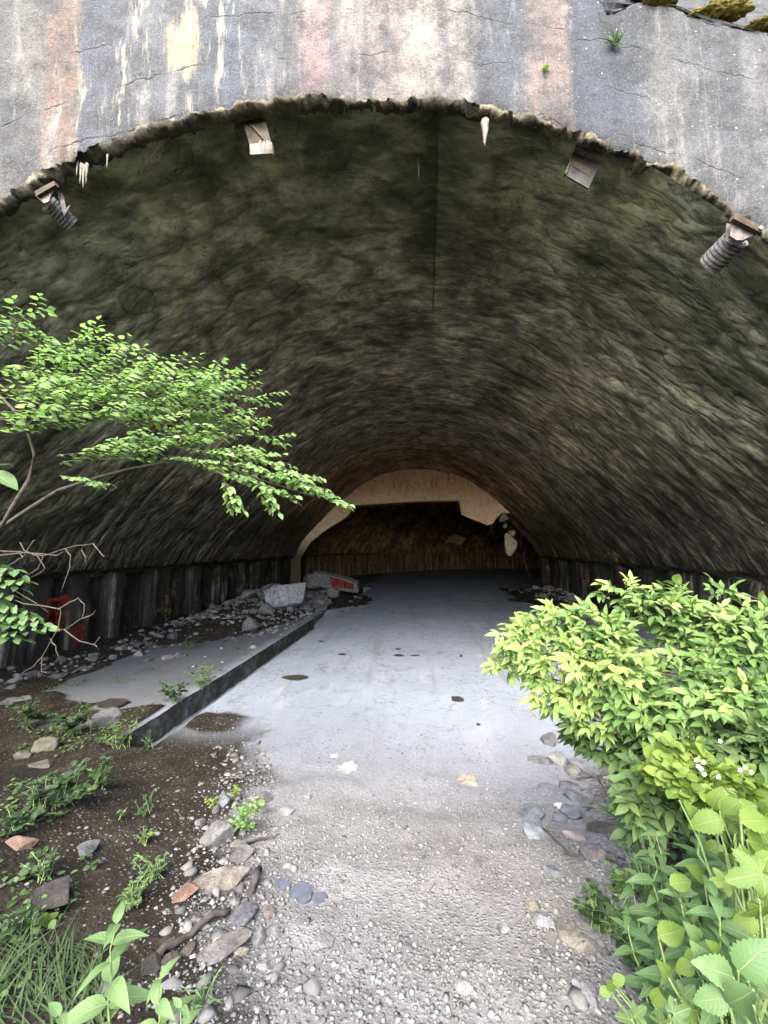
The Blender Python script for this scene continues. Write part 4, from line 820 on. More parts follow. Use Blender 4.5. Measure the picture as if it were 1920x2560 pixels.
# the leafy tree reaching in from the left
base = np.array([-5.35, 2.9, ground(-5.35, 2.9)])
tr = empty('leafy_tree', base, 'slender tree reaching in from the left with flat layered sprays of small bright leaves', 'tree')
LV = Leaves(); LB = Leaves(); mb = MB(); tw = MB()
knot = np.array([-5.2, 3.05, 3.3])
tubeW(mb, curve(base-[0, 0, .3], knot, 7, 0, .02), .09, .06, 8, base)
lim = [knot, pY(12, 1313, 3.4), pY(81, 1267, 3.45), pY(145, 1226, 3.5), pY(249, 1192, 3.5), pY(324, 1172, 3.5), pY(405, 1157, 3.5), pY(520, 1150, 3.5), pY(640, 1195, 3.5), pY(780, 1240, 3.5)]
tubeW(mb, lim, .026, .004, 7, base)
st2 = [knot, pY(-10, 1340, 3.3), pY(30, 1270, 3.3), pY(72, 1200, 3.3), pY(87, 1134, 3.3), pY(60, 1050, 3.3), pY(-30, 960, 3.3)]; tubeW(mb, st2, .024, .012, 7, base)
st3 = [knot, knot+[-.1, 0, 1.2], pY(-90, 1000, 3.2), pY(-100, 850, 3.2)]; tubeW(mb, st3, .03, .012, 7, base)
mb.build('trunk', M['bark'], tr, True)
SP = [(-80, 830, 3.2, 120, 772, 3.3), (-60, 860, 3.3, 90, 830, 3.3), (60, 835, 3.4, 175, 880, 3.5), (130, 870, 3.4, 330, 862, 3.6), (170, 870, 3.4, 245, 818, 3.5), (-30, 960, 3.3, 370, 905, 3.6), (60, 905, 3.2, 230, 885, 3.3),
 (-60, 990, 3.3, 480, 925, 3.7), (150, 990, 3.4, 560, 925, 3.8), (-50, 1010, 3.1, 530, 960, 3.5), (100, 1010, 3.4, 690, 1008, 3.8), (300, 980, 3.5, 640, 955, 3.8), (0, 1050, 3.2, 560, 1010, 3.5), (-60, 1040, 3.0, 380, 1040, 3.3), (220, 1040, 3.4, 600, 1060, 3.7), (330, 1030, 3.5, 665, 1060, 3.8),
 (300, 1060, 3.4, 715, 1110, 3.8), (150, 1160, 3.3, 430, 1110, 3.4), (140, 1140, 3.3, 530, 1170, 3.5), (250, 1120, 3.3, 520, 1095, 3.5), (400, 1110, 3.5, 700, 1165, 3.7), (450, 1120, 3.4, 790, 1200, 3.6), (520, 1150, 3.4, 800, 1235, 3.6), (620, 1180, 3.5, 870, 1268, 3.6), (540, 1180, 3.3, 740, 1255, 3.5), (560, 1200, 3.3, 590, 1270, 3.4), (640, 1200, 3.3, 680, 1272, 3.4), (150, 1190, 3.3, 250, 1215, 3.3), (-40, 920, 3.0, 200, 960, 3.2), (-40, 1080, 3.1, 200, 1060, 3.3), (420, 1140, 3.5, 620, 1210, 3.6)]
for _ in range(6):
    x_ = random.uniform(-60, 430); y_ = 930+random.random()*130+max(0, x_-150)*.18; SP.append((x_, y_, random.uniform(3.1, 3.6), x_+random.uniform(140, 230), y_+random.uniform(-40, 40), random.uniform(3.4, 3.8)))
for (x0, y0, Y0, x1, y1, Y1) in SP:
    A, B = pY(x0, y0, Y0), pY(x1, y1, Y1); P = curve(A, B, 9, .05, .012); Lt = np.linalg.norm(B-A)
    tubeW(tw, P, .009, .003, 4, base); fr = abs(sin(x0*1.3+y0)); T0 = .35+.5*fr
    LL = LV if fr > .35 else LB
    twig_leaves(LL, P, .098, .05, .38, T0)
    k = 0
    for f in np.arange(.14, .95, .085 if Lt > 1 else .14):
        i = f*8; p = P[int(i)]*(1-i % 1)+P[min(int(i)+1, 8)]*(i % 1); d = norm(B-A); side = norm(np.cross(d, [0, 0, 1]))*(1 if k % 2 else -1); k += 1
        ln = Lt*.30*(1-.55*f)*random.uniform(.6, 1.25)+.08; e = p+norm(d*.9+side*.8+[0, 0, random.uniform(-.18, .16)])*ln
        Q = curve(p, e, 5, .04, .02); tubeW(tw, Q, .0045, .002, 3, base); twig_leaves(LL, Q, .094, .048, .38, T0)
tw.build('twigs', M['bark'], tr); LV.build('foliage', T_OV, M['elm'], tr)
LB.build('darker_foliage', T_OV, M['elm'], tr)  # sprays with the darker leaf tone
# low leafy shrub at the left edge with bare twigs
b2 = np.array([-4.7, 2.6, ground(-4.7, 2.6)]); sh = empty('shrub', b2, 'half bare shrub at the left edge with pale crooked twigs and few green leaves', 'shrub')
mb = MB(); LV = Leaves()
BR = [[(-60, 1460), (10, 1492), (60, 1510), (150, 1522), (152, 1545), (145, 1570), (125, 1605), (105, 1640), (82, 1668), (52, 1686)], [(150, 1522), (175, 1503), (195, 1496), (212, 1512), (206, 1545), (165, 1572), (140, 1578)], [(160, 1572), (175, 1588), (200, 1604), (236, 1610), (250, 1592)],
 [(236, 1610), (248, 1625)], [(206, 1545), (225, 1540), (238, 1528)], [(125, 1598), (138, 1615), (145, 1640), (140, 1652)], [(105, 1640), (104, 1680), (128, 1684)], [(-60, 1380), (40, 1378), (110, 1388), (190, 1365), (240, 1358)], [(-60, 1400), (60, 1380), (140, 1390), (170, 1375)], [(50, 1355), (60, 1375), (95, 1390), (115, 1420), (75, 1445)], [(165, 1372), (177, 1390), (175, 1420), (160, 1460), (152, 1480)], [(45, 1378), (66, 1412)], [(85, 1350), (60, 1390), (10, 1420)], [(205, 1375), (216, 1395), (212, 1415)], [(235, 1360), (258, 1390), (265, 1392)], [(110, 1388), (95, 1420), (60, 1450)], [(0, 1440), (30, 1470), (60, 1490), (120, 1530)]]
for b_ in BR:
    P = []
    for i in range(len(b_)-1):
        for t in (0, .5): P.append(pY(b_[i][0]*(1-t)+b_[i+1][0]*t+random.uniform(-2, 2), b_[i][1]*(1-t)+b_[i+1][1]*t+random.uniform(-2, 2), 3.1))
    P.append(pY(*b_[-1], 3.15)); tubeW(mb, P, .0058, .0028, 5, b2)
tubeW(mb, [b2-[0, 0, .2], b2+[-.2, .2, .5], pY(-150, 1500, 3.1), pY(-60, 1460, 3.1)], .03, .009, 6, b2); tubeW(mb, [pY(-150, 1500, 3.1), pY(-60, 1390, 3.1)], .01, .008, 6, b2)
mb.build('branches', M['twig'], sh)
for (x0, y0, x1, y1) in [(-50, 1440, 70, 1455), (-50, 1420, 40, 1425), (-50, 1470, 30, 1460), (-40, 1500, 70, 1530), (-60, 1560, 120, 1570), (-60, 1580, 60, 1600), (-40, 1550, 80, 1545), (-50, 1520, 40, 1560), (-60, 1435, 60, 1475), (-60, 1500, 90, 1545), (-60, 1590, 90, 1580), (-40, 1410, 55, 1440), (-60, 1535, 110, 1560), (-60, 1480, 30, 1490)]:
    P = curve(pY(x0, y0, 3.0), pY(x1, y1, 3.1), 6, .03, .02); twig_leaves(LV, P, .12, .045, .4, .6)
LV.build('foliage', T_OV, M['weed'], sh)
LV = Leaves(); o = empty('leaf_sprig', pY(-20, 1180, 1.9), 'single large pale green leaf poking in at the left edge below the sprays', 'leaf')
LV.add(pY(-25, 1178, 1.9), pY(62, 1222, 1.95)-pY(-25, 1178, 1.9), (0, -.5, 1), .17, 1.0, .6); LV.add(pY(-10, 1165, 1.9), pY(20, 1160, 1.95)-pY(-25, 1170, 1.9), (0, -.2, 1), .08, 1.0, .4); LV.build('leaf', T_OV, M['weed'], o)
mb = MB(); tubeW(mb, [pY(-60, 1300, 1.9), pY(-30, 1178, 1.9)], .004, .003, 5, np.array(o.location)); mb.build('stem', M['stem'], o)

# elder-like bush on the right
def compound(LV, p, d, L, t, n_pairs=2, up=None):
    d = norm(d); up = norm(np.array([-.12, -.42, .9])+rv(.42)) if up is None else up; side = norm(np.cross(d, up)); q = np.array(p)
    for k in range(n_pairs):
        q = q+d*L*.42
        for sg in (-1, 1): LV.add(q, d*.55+side*sg*.85-up*.12, norm(up+rv(.28)), L*random.uniform(.65, 1.05), 1, t)
    LV.add(q+d*L*.12, d-up*.12, up, L*1.1, 1, t)
def bush(name, label, lobes, root, mat, leafmat, T, L, stemr=.02, cat='bush', fc=True):
    o = empty(name, root, label, cat); mb = MB(); LV = Leaves(); root = np.array(root)
    for (cx_, cy_, rx, ry, Y, cnt, t) in lobes:
        c = pY(cx_, cy_, Y); m_ = depth(c)/FPX*1.0
        P = curve(root, c, 8, .12, .03); tubeW(mb, P, stemr, stemr*.3, 6, root)
        for k in range(int(cnt*1.35)):
            u = norm(rv()); 
            if u[1] > .25: u[1] *= -1
            r_ = random.uniform(.45, 1.0)**.5; off = np.array([u[0]*rx*m_, u[1]*max(rx, ry)*m_*.7, u[2]*ry*m_])*r_
            p = c+off; d = norm(norm(p-root)*.5+norm(off)*.7+np.array([-.1, -.25, -.1])+rv(.25))
            if fc: compound(LV, p-d*L*.8, d, L*random.uniform(.75, 1.2), t+.22*u[2]+random.gauss(0, .15))
            else: LV.add(p, d, norm(np.array([-.1, -.45, .85])+rv(.35)), L*random.uniform(.6, 1.2), 1, t)
            if k % 5 == 0: tubeW(mb, curve(c+off*.2, p, 4, .03, .03), .003, .002, 4, root)
    mb.build('stems', mat, o, True); LV.build('foliage', T, leafmat, o); return o
rootE = (3.1, 2.6, ground(3.1, 2.6)-.1)
LO = [(1310, 1610, 75, 60, 3.0, 34, .72), (1370, 1560, 80, 45, 3.05, 34, .6), (1400, 1650, 105, 85, 2.9, 70, .85), (1490, 1600, 100, 70, 2.9, 56, .62), (1460, 1555, 80, 40, 2.95, 34, .5), (1540, 1700, 110, 70, 2.8, 64, .6), (1400, 1730, 90, 50, 2.85, 40, .9), (1270, 1660, 45, 35, 3.05, 16, .9),
      (1560, 1480, 60, 40, 3.1, 22, .6), (1650, 1510, 95, 55, 3.0, 44, .55), (1740, 1560, 90, 60, 2.95, 44, .6), (1800, 1470, 38, 22, 3.0, 8, .5), (1850, 1620, 90, 80, 2.8, 50, .5), (1720, 1690, 120, 75, 2.75, 64, .42), (1850, 1740, 100, 70, 2.6, 50, .45), (1620, 1770, 120, 60, 2.7, 54, .5), (1480, 1780, 85, 45, 2.8, 30, .8), (1640, 1610, 90, 50, 3.1, 36, .25), (1760, 1640, 120, 60, 2.9, 50, .5), (1880, 1560, 60, 60, 2.9, 24, .5), (1790, 1780, 110, 60, 2.55, 50, .55), (1500, 1660, 110, 60, 2.75, 44, .8)]
bush('elder_bush', 'large light green bush with pinnate leaves leaning over the path from the right', LO, rootE, M['bark'], M['elder'], T_EL, .073, .012)
rootF = (2.7, 2.6, ground(2.7, 2.6)-.1)
LO = [(1510, 1850, 75, 40, 2.9, 34, .4), (1590, 1880, 80, 50, 2.8, 36, .5), (1700, 1850, 90, 60, 2.6, 44, .5), (1640, 1960, 75, 60, 2.35, 44, .5), (1860, 1850, 90, 60, 2.45, 36, .5), (1460, 1830, 50, 25, 3.0, 14, .3), (1600, 2030, 50, 50, 2.3, 26, .5), (1700, 1960, 90, 60, 2.4, 36, .2)]
bush('elder_bush', 'darker green bush crouching under the large light green one, small oval leaves', LO, rootF, M['bark'], M['low'], T_EL, .085, .012)
# yellow green bramble
rootB = (2.2, 1.9, ground(2.2, 1.9)-.1)
LO = [(1700, 1890, 60, 30, 2.2, 26, .6), (1740, 1950, 80, 50, 2.1, 46, .75), (1660, 1930, 45, 40, 2.2, 20, .6), (1820, 1960, 70, 40, 2.1, 26, .5), (1860, 2040, 60, 40, 2.0, 16, .5)]
ob_ = bush('bramble', 'yellow green bramble with roundish leaves and tiny white flowers at the right edge', LO, rootB, M['stem'], M['bramble'], T_RO, .06, .008, 'bramble')
LVf = Leaves()
for (x_, y_) in [(1745, 1915), (1752, 1922), (1758, 1905), (1800, 1852), (1862, 1918), (1850, 1925), (1795, 1942), (1740, 1900), (1805, 1975), (1878, 1930), (1760, 1935)]:
    c = pY(x_, y_, 1.95)
    for k in range(5): a = k*1.2566; LVf.add(c, (cos(a), -.3, sin(a)), (0, -1, .5), .010, 1.3, .5)
LVf.build('flowers', T_RO, M['flower'], ob_)
# plants with big leaves and weeds close to the camera
def herb(name, label, px, py, Y, H, pairs, L, T, mat, cat='weed', group=None, lean=(0, 0), t=.5, stems=1, spread=.05, droop=.0, w=1.0):
    """an upright stem whose tip is seen at px,py at distance Y"""
    top = pY(px, py, Y); g0 = ground(top[0], top[1]); Hh = H if H else max(top[2]-g0, .1)
    o = empty(name, (top[0]-lean[0], top[1]-lean[1], top[2]-Hh), label, cat, group); b = np.array(o.location); mb = MB(); LV = Leaves()
    for s_ in range(stems):
        tp = top+(rv(spread)*[1, 1, .6] if s_ else 0); P = curve(b+(rv(spread*.4)*[1, 1, 0] if s_ else 0), tp, 7, 0, .02); tubeW(mb, P, .005, .002, 5, b); P = np.array(P)
        for k in range(pairs):
            f = .25+.75*k/max(pairs-1, 1); i = f*6; p = P[min(int(i), 5)]*(1-(i-min(int(i), 5)))+P[min(int(i), 5)+1]*(i-min(int(i), 5)); a0 = k*1.9+s_
            for a in (a0, a0+pi+random.uniform(-.4, .4)):
                dz = .55*f-.1-droop; d = np.array([cos(a), sin(a), dz+.12*random.random()]); LV.add(p, d, norm(np.array([-cos(a)*.3, -sin(a)*.3-.25, 1])+rv(.15)), L*(1.1-.55*f**2)*random.uniform(.8, 1.15), w, t)
    mb.build('stem', M['stem'], o); LV.build('leaves', T, mat, o); return o
herb('tall_weed', 'tall weed with long pointed leaves in the bottom left corner, foremost in the picture', 292, 2310, 1.5, .55, 7, .17, T_LA, M['weed'], lean=(.02, 0), t=.75, w=1.6)
herb('tall_weed', 'shorter pointed-leaf weed just right of the tall one at the bottom left', 400, 2450, 1.42, .4, 5, .14, T_LA, M['weed'], t=.8, w=1.6)
herb('tall_weed', 'low pale weed tip cut by the bottom edge, right of the two pointed-leaf weeds', 452, 2520, 1.35, .3, 4, .10, T_LA, M['weed'], t=.8, w=1.6)
herb('tall_weed', 'pointed-leaf weed cut by the bottom frame edge at the far left corner', 150, 2540, 1.3, .35, 4, .12, T_LA, M['weed'], t=.5, w=1.5)
for (x_, y_, Y, H, n_, L_, lab) in [(1762, 2130, 1.75, .55, 7, .15, 'star-shaped rosette of long narrow leaves left of the big lobed leaves'), (1640, 2090, 2.0, .5, 6, .12, 'narrow-leaved weed at the top of the right weed bank'), (1700, 2240, 1.65, .45, 6, .14, 'narrow-leaved weed in the middle of the right weed bank'), (1645, 2310, 1.75, .4, 6, .12, 'narrow-leaved weed lowest and nearest the path on the right'), (1800, 2290, 1.45, .5, 6, .15, 'narrow-leaved weed under the big lobed leaves'), (1590, 2150, 2.1, .4, 5, .09, 'small narrow-leaved weed at the inner edge of the right bank')]:
    herb('lance_leaf_weed', lab, x_, y_, Y, H, n_, L_, T_LA, M['weed'], t=.35+.3*random.random(), w=1.5, stems=3, spread=.07, droop=.1)
def bigleaf(label, items, T, mat, group=None, name='broad_leaf_plant', w=1.0):
    p0 = pY(items[0][0], items[0][1], items[0][4]); g0 = ground(p0[0]+.2, p0[1]); b = np.array([p0[0]+.2, p0[1]+.05, g0]); o = empty(name, b, label, 'plant', group); mb = MB(); LV = Leaves()
    for (x_, y_, ang, lpx, Y) in items:
        p = pY(x_, y_, Y); m_ = depth(p)/FPX*.64; a = R(ang); right = np.array([cos(YAW), sin(YAW), 0]); d = right*cos(a)+np.array([0, -.35, .9])*sin(a)*1.0; n_ = norm(np.array([-.25, -.8, .75])+rv(.12))
        L_ = lpx*m_; LV.add(p-norm(d)*L_*.45, d, n_, L_, w, .6); tubeW(mb, curve(b, p-norm(d)*L_*.45, 6, .1, .02), .006, .003, 5, b)
    mb.build('stalks', M['stem'], o); LV.build('leaves', T, mat, o); return o
bigleaf('raspberry cane with large ribbed yellow green leaves below the white-flowered bramble', [(1770, 2055, 200, 120, 1.6), (1835, 2020, 20, 120, 1.6), (1740, 2040, 120, 90, 1.65), (1820, 2090, -40, 110, 1.6), (1890, 2050, 10, 130, 1.5), (1850, 2120, -60, 120, 1.55), (1900, 2110, -20, 130, 1.5), (1790, 2000, 80, 90, 1.7)], T_BR, M['bramble'], name='raspberry_cane')
bigleaf('vine with very large lobed light green leaves at the right edge', [(1870, 2190, 200, 170, 1.4), (1905, 2280, -70, 170, 1.35), (1900, 2160, 60, 150, 1.42), (1800, 2205, 190, 90, 1.5)], T_LO, M['bramble'], name='vine')
bigleaf('ribbed broad-leaved plant filling the bottom right corner', [(1800, 2430, 150, 150, 1.3), (1880, 2400, 60, 170, 1.3), (1850, 2500, -120, 160, 1.25), (1900, 2540, -60, 170, 1.2), (1780, 2500, 200, 120, 1.3), (1760, 2400, 120, 110, 1.35), (1740, 2340, 120, 90, 1.45)], T_BR, M['weed'])
bigleaf('low sprig of three light leaves on gravel at the bottom right', [(1530, 2465, 130, 52, 1.62), (1545, 2450, 40, 50, 1.62), (1535, 2490, -60, 48, 1.62), (1515, 2480, 190, 46, 1.62)], T_RO, M['bramble'], name='seedling')
bigleaf('low lobed plant at the bottom edge, right of the path', [(1560, 2545, 160, 70, 1.45), (1600, 2530, 60, 70, 1.45), (1650, 2545, 100, 80, 1.4), (1700, 2530, 30, 90, 1.4), (1670, 2490, 90, 70, 1.5), (1720, 2480, 60, 80, 1.45)], T_LO, M['low'])
_r = random.Random(3)
bigleaf('mixed cane with mid-sized ribbed leaves filling the gaps at the right edge', [(_r.uniform(1690, 1930), _r.uniform(2010, 2330), _r.uniform(0, 360), _r.uniform(60, 95), _r.uniform(1.55, 1.8)) for _ in range(26)], T_BR, M['bramble'], name='raspberry_cane')
bigleaf('yellow green broad-leaved plant below the large lobed leaves', [(_r.uniform(1640, 1930), _r.uniform(2300, 2560), _r.uniform(0, 360), _r.uniform(60, 110), _r.uniform(1.35, 1.6)) for _ in range(26)], T_BR, M['bramble'])
# small ground plants: px, py, radius in px, leaf length m, number, material, label
SM = [(500, 1742, 50, .055, 60, 'low', 'leafy plant hanging over the drain, at the dark soil spill'), (440, 1775, 45, .05, 60, 'dark', 'dark plant rooted in the drain, left of the leafy one'), (300, 1850, 50, .055, 60, 'low', 'green plant at the near end of the drain'), (370, 1862, 30, .04, 28, 'dark', 'dark weed tuft right of the plant at the drain end'),
 (585, 1990, 22, .035, 20, 'lime', 'bright lime sprig, upper of the pair by the blue grey stone'), (533, 2014, 20, .035, 20, 'lime', 'bright lime sprig, left of the blue grey stone'), (632, 2024, 28, .03, 34, 'elm', 'green sprig left of the grey rounded stone'), (610, 2062, 45, .02, 60, 'elm', 'straggly ground weed below the bright sprigs'),
 (160, 1985, 75, .06, 60, 'dark', 'dark nettle-like weed clump on the left ground'), (250, 1950, 50, .05, 44, 'dark', 'dark weed right of the nettle-like clump'), (90, 2010, 60, .05, 50, 'dark', 'dark trailing weed left of the nettle-like clump'), (40, 2060, 45, .05, 40, 'dark', 'dark weed at the left frame edge above the orange stone'), (120, 2180, 60, .04, 44, 'dark', 'dim weed between the orange stone and the dark boulder'),
 (390, 2175, 50, .035, 70, 'low', 'ferny green weed above the tall weed'), (340, 2240, 50, .035, 70, 'low', 'ferny weed leaning on the tall weed tip'), (360, 2100, 30, .03, 34, 'low', 'small green tuft on soil left of the lumpy grey stone'), (360, 2030, 35, .03, 30, 'dark', 'thin dark weed on bare soil left of the bright sprigs'), (300, 2040, 20, .03, 16, 'low', 'thin pale weed stalk on bare soil'),
 (60, 2330, 50, .04, 40, 'dark', 'dim weed below the dark boulder'), (115, 2310, 16, .04, 8, 'lime', 'little yellowish weed under the dark boulder'), (500, 2500, 50, .03, 44, 'weed', 'low weed on gravel right of the bottom left leaves'), (420, 1545, 34, .05, 22, 'low', 'weed growing at the foot of the left tunnel wall'), (180, 1815, 60, .045, 60, 'dark', 'mossy weed patch on the left apron'), (60, 1800, 60, .05, 50, 'dark', 'dim weed patch at the left frame edge on the apron'), (470, 1615, 30, .04, 24, 'dark', 'dark weed on the apron near the wall rubble'),
 (1500, 2300, 60, .05, 60, 'dark', 'dark round-leaved weed over the upright lilac stone'), (1570, 2330, 80, .055, 80, 'low', 'round-leaved weed behind the long cream stone'), (1620, 2220, 70, .05, 80, 'low', 'green weed at the path edge below the star-shaped rosette'), (1560, 2210, 40, .04, 40, 'elm', 'light sprig at the inner edge of the right bank'), (1590, 2060, 30, .045, 20, 'elder', 'small sprig hanging over bare roots at right'), (1550, 2230, 24, .03, 16, 'bramble', 'yellowish sprig over the pale lilac stone'), (1620, 2410, 60, .05, 60, 'dark', 'dark weed over the brownish rock')]
T_by = {'low': T_EL, 'dark': T_RO, 'lime': T_RO, 'elm': T_RO, 'weed': T_LA, 'elder': T_EL, 'bramble': T_RO}
for (x_, y_, rp, L_, cnt, mk, lab) in SM:
    p, mpp = onG(x_, y_+rp*.4); rp *= 1.3; cnt = int(cnt*1.7); r_ = rp*mpp; L_ = max(L_*1.1, rp*mpp*.20); o = empty('weed', p, lab, 'weed'); mb = MB(); LV = Leaves()
    for k in range(max(3, cnt//7)):
        a = random.uniform(0, 6.28); e = p+np.array([cos(a)*r_*random.random(), sin(a)*r_*random.random()*.8, r_*random.uniform(.3, 1.0)]); P = curve(p+rv(r_*.15)*[1, 1, 0], e, 5, .1, .03); tubeW(mb, P, .003, .0015, 4, p)
        for j in range(7):
            f = random.uniform(.3, 1); i = min(int(f*4), 3); q_ = np.array(P[i])*(1-(f*4-i))+np.array(P[i+1])*(f*4-i); aa = random.uniform(0, 6.28)
            LV.add(q_, (cos(aa), sin(aa), random.uniform(-.2, .5)), norm(np.array([0, -.3, 1])+rv(.3)), L_*random.uniform(.6, 1.2), 1)
    mb.build('stems', M['stem'], o); LV.build('leaves', T_by[mk], M[mk], o)
# grass at the bottom left
p, mpp = onG(110, 2470); o = empty('grass_clump', p, 'clump of long arching grass behind the tall weed at the bottom left', 'grass'); LV = Leaves()
for k in range(260):
    q_, _ = onG(random.uniform(-60, 260), random.uniform(2380, 2600)); a = random.gauss(2.6, .7); LV.add(q_, (cos(a), sin(a)*.5-.1, .65), (-cos(a), -sin(a), .4), random.uniform(.10, .22), 1)
LV.build('blades', T_GR, M['grass'], o)
# undergrowth that closes the right bank
LV = Leaves()
for k in range(21000):
    x_ = random.uniform(.4, 4.2); y_ = random.uniform(.2, 4.0); lim_ = .36+.26*min(1, max(0, (y_-1.9)/1.0))+.36*y_
    if x_ < lim_+.25*random.random(): continue
    hgt = min(1.45, (x_-lim_)*1.15)*random.random()**.7; L_ = .05 if y_ > 2 else .045; LV.add((x_, y_, ground(x_, y_)+hgt), (random.gauss(-.3, .6), random.gauss(-.4, .6), random.gauss(0, .3)), norm(np.array([-.2, -.4, 1])+rv(.3)), L_*random.uniform(.6, 1.5), 1)
tag(LV.build('undergrowth', T_RO, M['low'], None), 'dense low undergrowth covering the right bank', 'undergrowth', kind='stuff')
LV = Leaves()
for k in range(16000):
    x_ = random.uniform(-8, -1.6); y_ = random.uniform(1.0, 9)
    if float(fbm(x_*.9+7, y_*.9, 140)) < .02+.3*random.random()**2 or x_ > -1.0-.5*y_ or -4.9 < x_ < -3.9: continue
    LV.add((x_, y_, ground(x_, y_)+.05*random.random()), (random.gauss(0, 1), random.gauss(0, 1), random.gauss(0, .3)), norm(np.array([0, -.2, 1])+rv(.35)), random.uniform(.025, .06), 1)
tag(LV.build('creeping_weeds', T_RO, M['low'], None), 'thin creeping weeds on the dark soil at left', 'ground cover', kind='stuff')
# plants on the portal wall
def onfac(px, py, off=.03):
    d = ray(px, py); t = 4.3/d[1]
    for _ in range(8): t = (facY(d[0]*t)-off)/d[1]
    return CAM+d*t
for (x_, y_, s_, n_, mk, lab) in [(1362, 160, .10, 14, 'lime', 'bright little fern growing from a crack in the portal wall'), (1535, 95, .16, 60, 'weed', 'dry twiggy tuft growing high on the portal wall at right')]:
    p = onfac(x_, y_+15); o = empty('wall_plant', p, lab, 'plant'); LV = Leaves(); mb = MB()
    for k in range(n_): LV.add(p+rv(s_*.12), (random.gauss(.2, .5), -.5, random.gauss(.7, .5)), norm(rv()+[0, -1, .6]), s_*random.uniform(.3, .8), .6 if mk == 'weed' else 1)
    LV.build('leaves', T_LA if mk == 'weed' else T_RO, M[mk], o)
    for e in ([(1510, 0), (1525, 40), (1497, 30), (1440, 100)] if mk == 'weed' else [(1365, 190)]): tubeW(mb, curve(p, onfac(*e, off=.06), 6, .05, .03), .006, .003, 4, p)
    mb.build('stems', M['twig'], o)
for (x_, y_, rx, ry, lab) in [(1800, 33, .34, .07, 'larger yellow moss cushion on the top edge of the portal wall'), (1905, 72, .22, .05, 'smaller yellow moss cushion at the right end of the wall top'), (1640, 12, .22, .04, 'greenish moss strip on the wall top left of the yellow cushions')]:
    p = onfac(x_, y_, .0); V, F = ico(4); k = 1+1.1*fbm(V[:, 0]*5+x_, V[:, 2]*5+V[:, 1]*3, 150, 5); tag(mesh('moss', V*k[:, None]*[rx, .10, ry], F, M['moss'], None, True, loc=p), lab, 'moss')

# ------------------------------------------------------------------ sticks, roots, litter
def stick(pts, r0, r1, label, mat='wood', name='stick', h=.02):
    P = [onG(*q_)[0]+np.array([0, 0, h+random.uniform(0, h)]) for q_ in pts]; P2 = []
    for i in range(len(P)-1):
        for t in (0, .33, .66): P2.append(P[i]*(1-t)+P[i+1]*t+rv(r0*.3))
    P2.append(P[-1]); c = P2[0]; o = bpy.data.objects; mb = MB(); tubeW(mb, P2, r0, r1, 6, c); return tag(mb.build(name, M[mat], None, True, loc=c), label, 'stick')
stick([(606, 2122), (640, 2108), (680, 2103), (700, 2100)], .012, .005, 'dark curved stick lying beside the small pale stone')
stick([(395, 2405), (450, 2365), (520, 2315), (575, 2292)], .022, .016, 'long burnt stick running up to the flat grey chunk')
stick([(420, 2380), (470, 2350), (540, 2300)], .012, .008, 'thin burnt stick lying along the long one')
stick([(630, 2240), (640, 2210), (650, 2185)], .028, .022, 'short ridged piece of dead wood right of the long tan block')
stick([(582, 2240), (590, 2270)], .006, .004, 'short dark twig below the long tan block')
for k, (pts, lab) in enumerate([([(1405, 1900), (1440, 1925), (1480, 1950), (1560, 1960)], 'dry brown root arching from the squared block into the bush'), ([(1440, 1955), (1500, 1945), (1560, 1950), (1640, 1955)], 'long pale root lying right of the round brown stone'), ([(1500, 1965), (1520, 1990), (1560, 2010)], 'short dry twig in the bare soil under the bush'), ([(1360, 2085), (1400, 2120), (1430, 2150)], 'thin straight twig by the broad whitish stone'), ([(1480, 2130), (1540, 2170), (1570, 2190)], 'thin root below the long flat brown slab')]): stick(pts, .010, .004, lab, 'twig', 'root')
mb = MB()
for k in range(150):
    x_, y_ = random.uniform(1450, 1640), random.uniform(1950, 2060); a = random.uniform(-.5, .7); l_ = random.uniform(25, 80)
    try: A_, B_ = onG(x_, y_)[0], onG(x_+cos(a)*l_, y_+sin(a)*l_)[0]
    except Exception: continue
    tubeW(mb, curve(A_+[0, 0, .02], B_+[0, 0, random.uniform(.02, .1)], 5, .05, .05), .003, .0015, 3)
tag(mb.build('dry_twigs', M['twig'], None), 'tangle of fine dry twigs on bare soil under the right bush', 'twigs', kind='stuff')
# ash patch, paper
for k, (x_, y_, wx, wy) in enumerate([(750, 2248, 60, 60), (705, 2215, 46, 22), (800, 2250, 40, 26)]): patch(x_, y_, wx, wy, 'ash_patch', M['ash'], .012)
def scrap(px, py, wx, wy, label, mat='paper'):
    c, mpp = onG(px, py); c2, _ = onG(px+wx/2, py); c3, _ = onG(px, py-wy/2); rx, ry = abs(c2[0]-c[0]), abs(c3[1]-c[1]); mb = MB(); n = 22; v = [(0, 0, .02)]
    for k in range(n): a = 2*pi*k/n; q_ = random.uniform(.6, 1.1); v.append((rx*q_*cos(a), ry*q_*sin(a), random.uniform(.008, .03)))
    v2 = [(x_, y_, z_-.006) for x_, y_, z_ in v]; mb.add(v+v2, [(0, k, k % n+1) for k in range(1, n+1)]+[(n+1, n+1+k % n+1, n+1+k) for k in range(1, n+1)]+[(k, n+1+k, n+2+k % n, k % n+1) for k in range(1, n+1)])
    return tag(mb.build('paper_scrap' if mat == 'paper' else 'flake', M[mat], None, loc=c), label, 'scrap')
scrap(867, 1922, 50, 24, 'white torn scrap lying alone in the middle of the dusty floor'); scrap(1168, 1955, 54, 34, 'thin pale concrete flake on the floor left of the stone heap', 'lime_w')
scrap(835, 1893, 20, 10, 'tiny pale scrap up left of the white torn one'); scrap(1400, 2020, 22, 12, 'small white scrap between the pale stones at right')

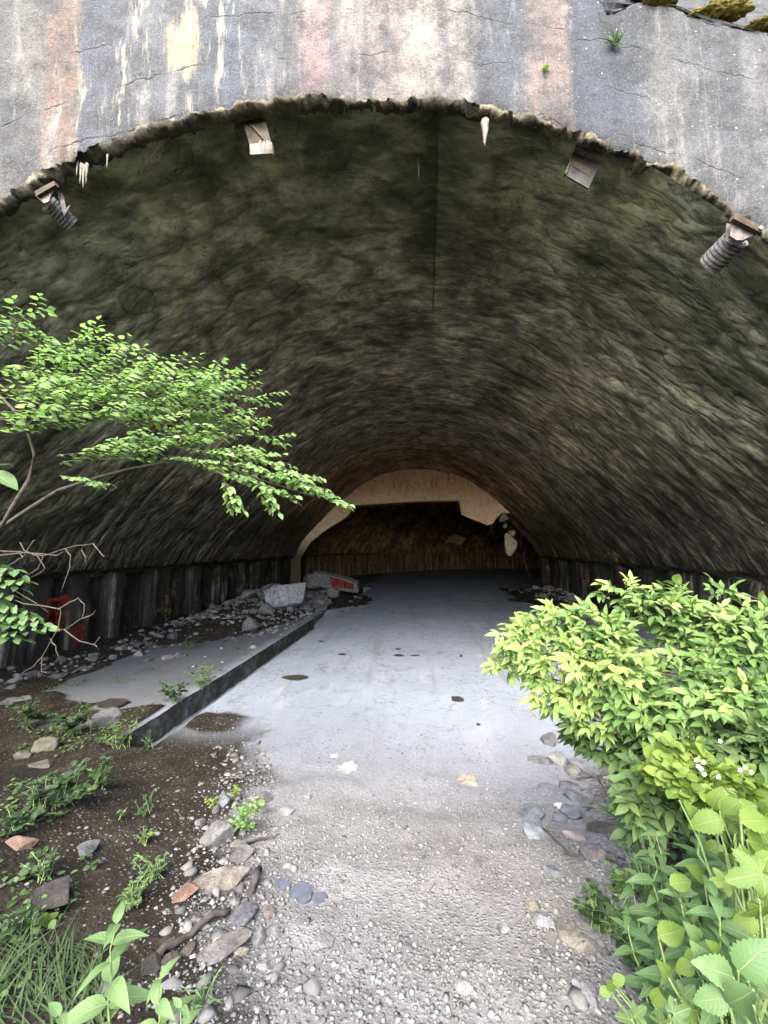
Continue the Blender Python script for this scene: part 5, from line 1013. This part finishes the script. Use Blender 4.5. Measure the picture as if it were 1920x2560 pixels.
# ------------------------------------------------------------------ red paint on the walls (flat marks standing just off the wall)
def wallmark(name, strokes, X0, mat, w_, off=.0):
    mb = MB()
    for st in strokes:
        P = []
        for q_ in st: d = ray(*q_); t = X0/d[0]; P.append(CAM+d*t)
        for i in range(len(P)-1):
            a, b_ = Vector(P[i]), Vector(P[i+1]); d = (b_-a); n_ = Vector((0, -d.z, d.y)).normalized()*w_
            mb.add([a-n_, a+n_, b_+n_*random.uniform(.7, 1.2), b_-n_], [(0, 1, 2, 3)])
    return mb.build(name, mat, tun)
def far_wall(px, py):
    d = ray(px, py); t = 30.0
    for _ in range(400):
        p = CAM+d*t
        if p[1] > 28 and math.hypot(p[0]-16.5, p[1]-28) > 25.95: break
        t += .08
    return p
wallmark('red_graffiti', [[(116, 1508), (150, 1502), (184, 1493)], [(120, 1514), (150, 1510)], [(128, 1514), (126, 1545), (124, 1552)], [(136, 1515), (138, 1548), (160, 1562)], [(120, 1550), (140, 1552)]], -8.55, M['red'], .10)
wallmark('red_graffiti', [[(192, 1566), (196, 1590), (202, 1602)]], -8.55, M['red'], .2)
wallmark('red_graffiti', [[(1540, 1428), (1552, 1445), (1556, 1464)], [(1546, 1425), (1562, 1442)]], 7.7, M['red'], .10)
wallmark('red_graffiti', [[(1684, 1465), (1702, 1470)]], 7.7, M['red'], .10)
wallmark('red_graffiti', [[(1902, 1482), (1925, 1490)], [(1906, 1492), (1925, 1500)]], 7.7, M['red'], .10)
wallmark('red_graffiti', [[(1906, 1540), (1925, 1535)], [(1912, 1530), (1925, 1545)]], 7.7, M['red'], .08)
mb = MB()
for x0 in range(868, 1000, 11):
    P = [far_wall(x0+random.uniform(-3, 3), 1398+random.uniform(-5, 5)), far_wall(x0+random.uniform(1, 6), 1408+random.uniform(-4, 4)), far_wall(x0+random.uniform(-4, 3), 1418+random.uniform(-6, 5)), far_wall(x0+random.uniform(5, 14), 1404+random.uniform(-8, 6)), far_wall(x0+random.uniform(4, 12), 1395+random.uniform(-3, 12))]
    mb.tube(P, .035, 4)
mb.build('faded_graffiti', M['pinkp'], tun)
